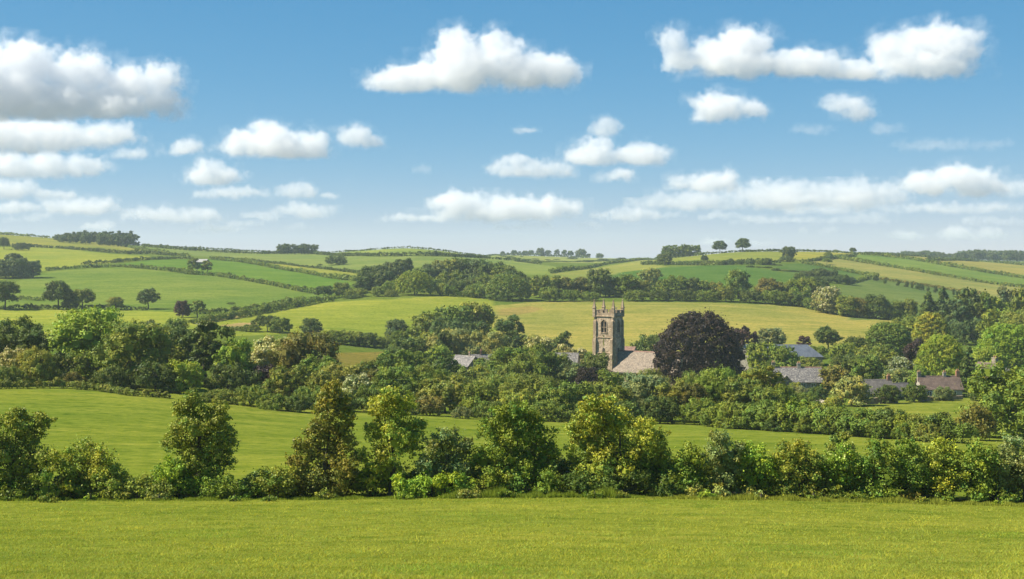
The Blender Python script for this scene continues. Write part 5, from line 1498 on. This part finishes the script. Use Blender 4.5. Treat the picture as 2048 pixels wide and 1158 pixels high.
NP = [
 ("hedgerow_tree", "olive hawthorn with pinkish tips at the left edge of the nearest hedge", [(-25,885,70),(35,850,38),(78,852,30),(38,832,20),(82,838,16),(20,915,70),(75,915,50),(-45,960,60),(50,965,55)], 'olive', 'pink', 0.35, 0.14),
 ("hedgerow_shrub", "feathery yellow-green shrub right of the left-edge hawthorn", [(128,925,36),(165,908,40),(205,925,38),(235,950,26),(150,955,48),(205,965,40)], 'yellow', 'rust', 0.15, None),
 ("hedge_mound", "rounded dark green low mound at the left foot of the hedge", [(40,985,42),(95,978,42),(150,980,38),(10,985,40)], 'green', None, 0, None),
 ("hedge_mound", "low mound between the feathery shrub and first upright tree", [(235,985,32),(275,980,36),(318,984,34)], 'olive', 'cream', 0.1, None),
 ("hedgerow_tree", "first upright tree from the left, mottled cream and green", [(395,812,38),(365,826,30),(435,826,34),(400,858,58),(355,862,34),(440,870,36),(345,890,26),(460,888,26),(405,905,50),(430,925,40),(385,940,48)], 'olive', 'pink', 0.32, 0.16),
 ("hedgerow_shrub", "bright green shrub at the foot of the first upright tree", [(340,940,34),(365,965,42),(318,960,30),(395,975,40)], 'bright', None, 0, None),
 ("hedge_mound", "dark low hedge stretch right of the first upright tree", [(430,975,38),(465,985,34),(505,978,34)], 'green', None, 0, None),
 ("hedge_mound", "low leafy hedge stretch left of the pointed tree", [(535,968,34),(568,962,36),(555,985,32)], 'olive', 'cream', 0.08, None),
 ("hedgerow_tree", "tall pointed reddish-green tree in the nearest hedge", [(668,772,18),(655,792,26),(682,800,22),(652,825,34),(690,835,28),(660,862,44),(628,868,30),(692,878,36),(600,892,20),(645,910,52),(690,925,42),(595,925,26),(635,955,52),(690,965,44),(600,960,34)], 'brown', 'lime', 0.40, 0.16),
 ("hedgerow_tree", "yellow-olive tree right of the pointed one", [(785,792,28),(765,812,34),(808,812,32),(785,842,46),(825,868,34),(752,872,34),(790,885,40),(760,915,42),(775,950,42),(745,965,40),(830,895,22)], 'yellow', 'cream', 0.30, 0.15),
 ("hedgerow_shrub", "thin twiggy grey-green shrub right of the yellow-olive tree", [(895,872,26),(868,892,30),(920,895,30),(890,920,42),(855,930,36),(925,935,36)], 'grey', 'rust', 0.12, None),
 ("hedge_mound", "small bright low hedge stretch below the twiggy shrub", [(880,968,30),(922,966,32),(845,970,32),(810,975,34)], 'bright', None, 0, None),
 ("hedgerow_tree", "spreading green tree with rusty tips in the hedge's centre", [(1030,820,28),(1008,838,34),(1058,842,34),(985,862,34),(1035,872,52),(1085,878,36),(1000,905,46),(1060,915,50),(968,925,36),(1100,905,22),(1025,945,54),(1085,950,44)], 'green', 'rust', 0.28, 0.16),
 ("hedge_mound", "shaded mound at the foot of the spreading green tree", [(985,965,36),(1040,975,40),(1100,975,42)], 'green', 'cream', 0.05, None),
 ("hedgerow_tree", "broadest tree of the nearest hedge, yellow-green with pink tufts", [(1180,812,26),(1215,815,28),(1190,840,42),(1240,850,42),(1155,862,32),(1220,885,54),(1165,895,42),(1285,868,38),(1325,875,22),(1300,905,40),(1245,925,52),(1185,935,44),(1330,905,18)], 'yellow', 'pink', 0.30, 0.18),
 ("hedge_mound", "dark hollow mound below the broadest hedge tree", [(1150,970,38),(1215,975,44),(1280,972,44),(1330,978,34)], 'dark', None, 0, None),
 ("hedgerow_shrub", "green shrub just right of the broadest hedge tree", [(1375,915,34),(1355,948,38),(1400,950,40),(1370,975,40)], 'green', None, 0, None),
 ("hedgerow_shrub", "upright grey-green shrub, tallest of the right-hand hedge", [(1440,880,28),(1425,905,32),(1462,908,32),(1440,940,42),(1455,970,40)], 'grey', None, 0, None),
 ("hedgerow_shrub", "lime green shrub right of the upright grey one", [(1505,905,30),(1485,930,34),(1530,930,32),(1505,960,44),(1550,965,34)], 'bright', None, 0, None),
 ("hedgerow_shrub", "rusty brown-tipped dome shrub in the right-hand hedge", [(1590,902,34),(1565,925,34),(1620,925,36),(1592,955,48),(1635,965,36)], 'olive', 'rust', 0.45, None),
 ("hedgerow_shrub", "white flowering elder in the right-hand hedge", [(1690,908,28),(1665,930,32),(1705,935,32),(1682,965,44)], 'bright', 'white', 0.16, None),
 ("hedgerow_shrub", "broad deep green shrub right of the flowering elder", [(1752,912,38),(1725,940,36),(1785,935,40),(1755,965,46),(1720,975,36)], 'green', None, 0, None),
 ("hedgerow_shrub", "shrub with pale shoots left of the yellowest one", [(1815,900,28),(1835,925,36),(1810,945,40),(1835,972,40)], 'green', 'cream', 0.18, None),
 ("hedgerow_shrub", "yellowest shrub of the right-hand hedge", [(1885,902,34),(1865,930,36),(1910,930,38),(1885,962,46)], 'yellow', 'lime', 0.3, None),
 ("hedgerow_shrub", "dark leafy shrub second from the right end", [(1955,912,36),(1935,940,36),(1980,940,40),(1955,972,44)], 'green', 'cream', 0.1, None),
 ("hedgerow_shrub", "grey-green shrub at the right end of the nearest hedge", [(2035,905,38),(2015,940,40),(2055,945,44),(2030,975,44),(2090,930,50)], 'grey', 'cream', 0.16, None),
 ("hedge_mound", "brambly low growth under the rusty dome shrub", [(1570,985,26),(1625,987,24),(1670,990,22)], 'olive', None, 0, None),
 ("hedge_mound", "low growth under the lime green shrub", [(1390,985,24),(1440,988,24),(1500,988,24)], 'pale', None, 0, None),
 ("dock_plant", "reddish-brown dock clump at the hedge foot on the right", [(1815,993,18),(1833,996,15),(1800,998,12)], 'brown', 'rust', 0.6, None),
 ("hedge_mound", "low growth at the right end of the hedge foot", [(1890,995,22),(1950,998,24),(2010,1000,24),(1750,992,20)], 'green', None, 0, None),
]
for i, (nm, lb, lobes, t, ac, ap, trk) in enumerate(NP):
    is_tree = nm == "hedgerow_tree"
    near_plant(nm, lb, lobes, t, ac, ap, trunk=trk, cat="tree" if is_tree else ("shrub" if nm != "dock_plant" else "plant"),
               shoot=0.16 if nm == "hedgerow_shrub" else 0.09, shoot_len=0.7 if nm == "hedgerow_shrub" else 0.4,
               leaf=0.066 if is_tree else 0.062, Y=HY - (0.9 if nm in ("hedge_mound", "dock_plant") else 0) + (0.5 if is_tree else 0))
def back(label, x0, x1, h, t):
    hedge(label, [(x, HY+1.6) for x in np.linspace(x0, x1, 12)], h, width=2.2, tint=t, leaf=0.080, px=False, yfix=True, group="plants of the nearest hedge", dens=2.0, nmax=34000, gap=0.8)
back("dark continuous hedge base behind the left-hand plants of the nearest hedge", -80, 560, 1.75, 'green')
back("continuous hedge base between the pointed and the broadest tree", 560, 1340, 1.95, 'green')
back("continuous hedge base behind the right-hand shrubs of the nearest hedge", 1340, 2130, 2.2, 'green')
_r = rng(31)
for i in range(18):
    x = -20 + i*118 + _r.uniform(-40, 40); k = _r.uniform(0.6, 1.25)
    Yw = _r.uniform(74.6, 76.3)
    b = HOR - FPX*float(ground((x-CX)/FPX*Yw, Yw))/Yw
    near_plant("weed_clump", ORD[i] + " small weed clump from the left along the nearest hedge's foot", [(x, b-7*k, 11*k), (x+12*k, b-5*k, 9*k), (x-11*k, b-5*k, 9*k)],
               ('green', 'olive', 'bright', 'pale', 'green')[i % 5], ('cream', None, 'rust')[i % 3], 0.2, leaf=0.045, Y=Yw, cat="plant", group="weed clumps along the hedge foot", shoot=0.25, shoot_len=0.8, sub=5)
tree(1682, 858, 58, 112, 'bush', 'green', "small round tree standing alone in the pasture behind the hedge", name="thorn_tree")
print("near hedge", round(time.time()-T0, 1))

# ------------------------------------------------------------------ grass
def grass_blades():
    r = rng(5)
    n = 400000
    Y = 29.0*np.exp(r.random(n)*math.log(76.6/29.0))
    keep = r.random(n) < np.clip(34.0/Y, 0, 1)**0.35
    Y = Y[keep]; n = len(Y)
    X = (r.random(n)*2-1)*(Y*0.40+2)
    # tussocks: gather blades a little and vary their height by patches
    pat = np.sin(X*0.9+Y*0.35)*np.sin(Y*0.8-X*0.3)+np.sin(X*2.3+1)*np.sin(Y*2.0)*0.6
    Z = ground(X, Y)
    h = (0.026+0.034*r.random(n)**1.5)*(1+0.22*pat)*np.where(r.random(n) < 0.02, 2.4, 1.0)
    an = r.uniform(0, 2*math.pi, n); w = (0.004+0.00016*Y)*r.uniform(0.6, 1.4, n)
    ln = np.abs(r.normal(0, 1.7, n))*h
    la = r.uniform(0, 2*math.pi, n)
    dx, dy = np.cos(an)*w, np.sin(an)*w
    v0 = np.stack((X-dx, Y-dy, Z-0.01), 1); v1 = np.stack((X+dx, Y+dy, Z-0.01), 1); v2 = np.stack((X+np.cos(la)*ln, Y+np.sin(la)*ln, Z+h), 1)
    V = np.stack((v0, v1, v2), 1).reshape(-1, 3)
    base = alb(158,165,68)*1.92
    g = r.uniform(0.75, 1.35, n)*(1+0.10*pat); y = r.normal(0, 0.16, n)
    C = np.stack((base[0]*g*(1+0.8*y), base[1]*g*(1+0.1*y), base[2]*g*(1-y)), 1).clip(0.004, 0.7)
    big = np.sin(X*0.21+1.7)*np.sin(Y*0.17+0.6)+0.7*np.sin(X*0.53+Y*0.29)+0.5*np.sin(X*1.1-Y*0.7)
    mot = np.zeros(n)
    for _ in range(16):
        wl = r.uniform(0.5, 3.5); th = r.uniform(0, math.pi); ph = r.uniform(0, 6.28)
        mot += np.sin((X*np.cos(th)+Y*0.55*np.sin(th))*2*math.pi/wl+ph)/4.0
    C *= np.stack((1+0.085*big+0.13*mot, 1+0.05*big+0.10*mot, 1+0.02*big+0.08*mot), 1)
    h = h*(1+0.3*np.clip(mot, -1, 1.5)); v2[:, 2] = Z+h; V = np.stack((v0, v1, v2), 1).reshape(-1, 3)
    straw = r.random(n) < 0.08
    C[straw] = alb(205,190,110)*r.uniform(0.8, 1.1, (straw.sum(), 1))
    clover = (np.sin(X*0.31+2.0)*np.sin(Y*0.23+X*0.1) > 0.82)
    C[clover & (r.random(n) < 0.5)] *= np.array([0.72, 0.95, 0.85])
    C = np.repeat(C, 3, axis=0)
    o = link("meadow_grass", np_mesh("meadow_grass", V, np.arange(len(V)), 3, C, mat=M_BLADE))
    o.color = (1, 1, 1, 1)
    tag(o, "short yellow-green grass blades of the near meadow", "grass", kind="stuff")
    # rank grass and nettles along the hedge foot
    def verge(label, x0, x1, n, hh, tint, Y0, Y1):
        r2 = rng(int(x0)+1000)
        px = r2.uniform(x0, x1, n); Y = r2.uniform(Y0, Y1, n); X = (px-CX)/FPX*Y; Z = ground(X, Y)
        px = px + 0; Y = Y - 0.45*(np.sin(px*0.031)+np.sin(px*0.083+1.0)*0.6+np.sin(px*0.19)*0.3)*r2.random(n); X = (px-CX)/FPX*Y; Z = ground(X, Y)
        edge = np.clip(np.minimum(px-x0, x1-px)/60, 0.15, 1)
        h = hh*r2.uniform(0.45, 1.15, n)*edge*(0.35+0.7*np.abs(np.sin(px*0.043)+0.5*np.sin(px*0.021+2)+0.3*np.sin(px*0.13)))
        an = r2.uniform(0, 2*math.pi, n); w = 0.022
        la = r2.uniform(0, 2*math.pi, n); ln = np.abs(r2.normal(0, 0.3, n))*h
        a = np.stack((X-np.cos(an)*w, Y-np.sin(an)*w, Z-0.02), 1); b = np.stack((X+np.cos(an)*w, Y+np.sin(an)*w, Z-0.02), 1)
        t = np.stack((X+np.cos(la)*ln, Y+np.sin(la)*ln, Z+h), 1)
        V = np.stack((a, b, t), 1).reshape(-1, 3)
        C = np.repeat(np.array(TINT[tint])*1.25*r2.uniform(0.6, 1.4, (n, 1)), 3, axis=0)
        o = link("verge_grass", np_mesh("verge_grass", V, np.arange(len(V)), 3, C, mat=M_BLADE)); o.color = (1, 1, 1, 1)
        tag(o, label, "grass", kind="stuff")
    verge("rank grey-green grass and nettles at the hedge foot in the centre", 860, 1290, 16000, 0.42, 'green', 75.6, 77.5)
    verge("thin long grass at the hedge foot on the left", -40, 860, 9000, 0.16, 'green', 75.8, 77.0)
    verge("long pale grass at the hedge foot on the right", 1290, 2100, 14000, 0.22, 'olive', 74.6, 76.8)
grass_blades()

# ------------------------------------------------------------------ air
def haze():
    m, nt, out = new_mat("haze")
    v = N(nt, "ShaderNodeVolumePrincipled")
    v.inputs["Color"].default_value = (0.74, 0.87, 1.0, 1)
    v.inputs["Density"].default_value = 0.00010
    v.inputs["Anisotropy"].default_value = 0.1
    nt.links.new(v.outputs[0], out.inputs["Volume"])
    o = MB().box(-5200, 5200, -60, 7200, -140, 75).build("haze", m)
    tag(o, "thin blue summer haze filling the valley", "haze", kind="stuff")
haze()
print("done", round(time.time()-T0, 1))
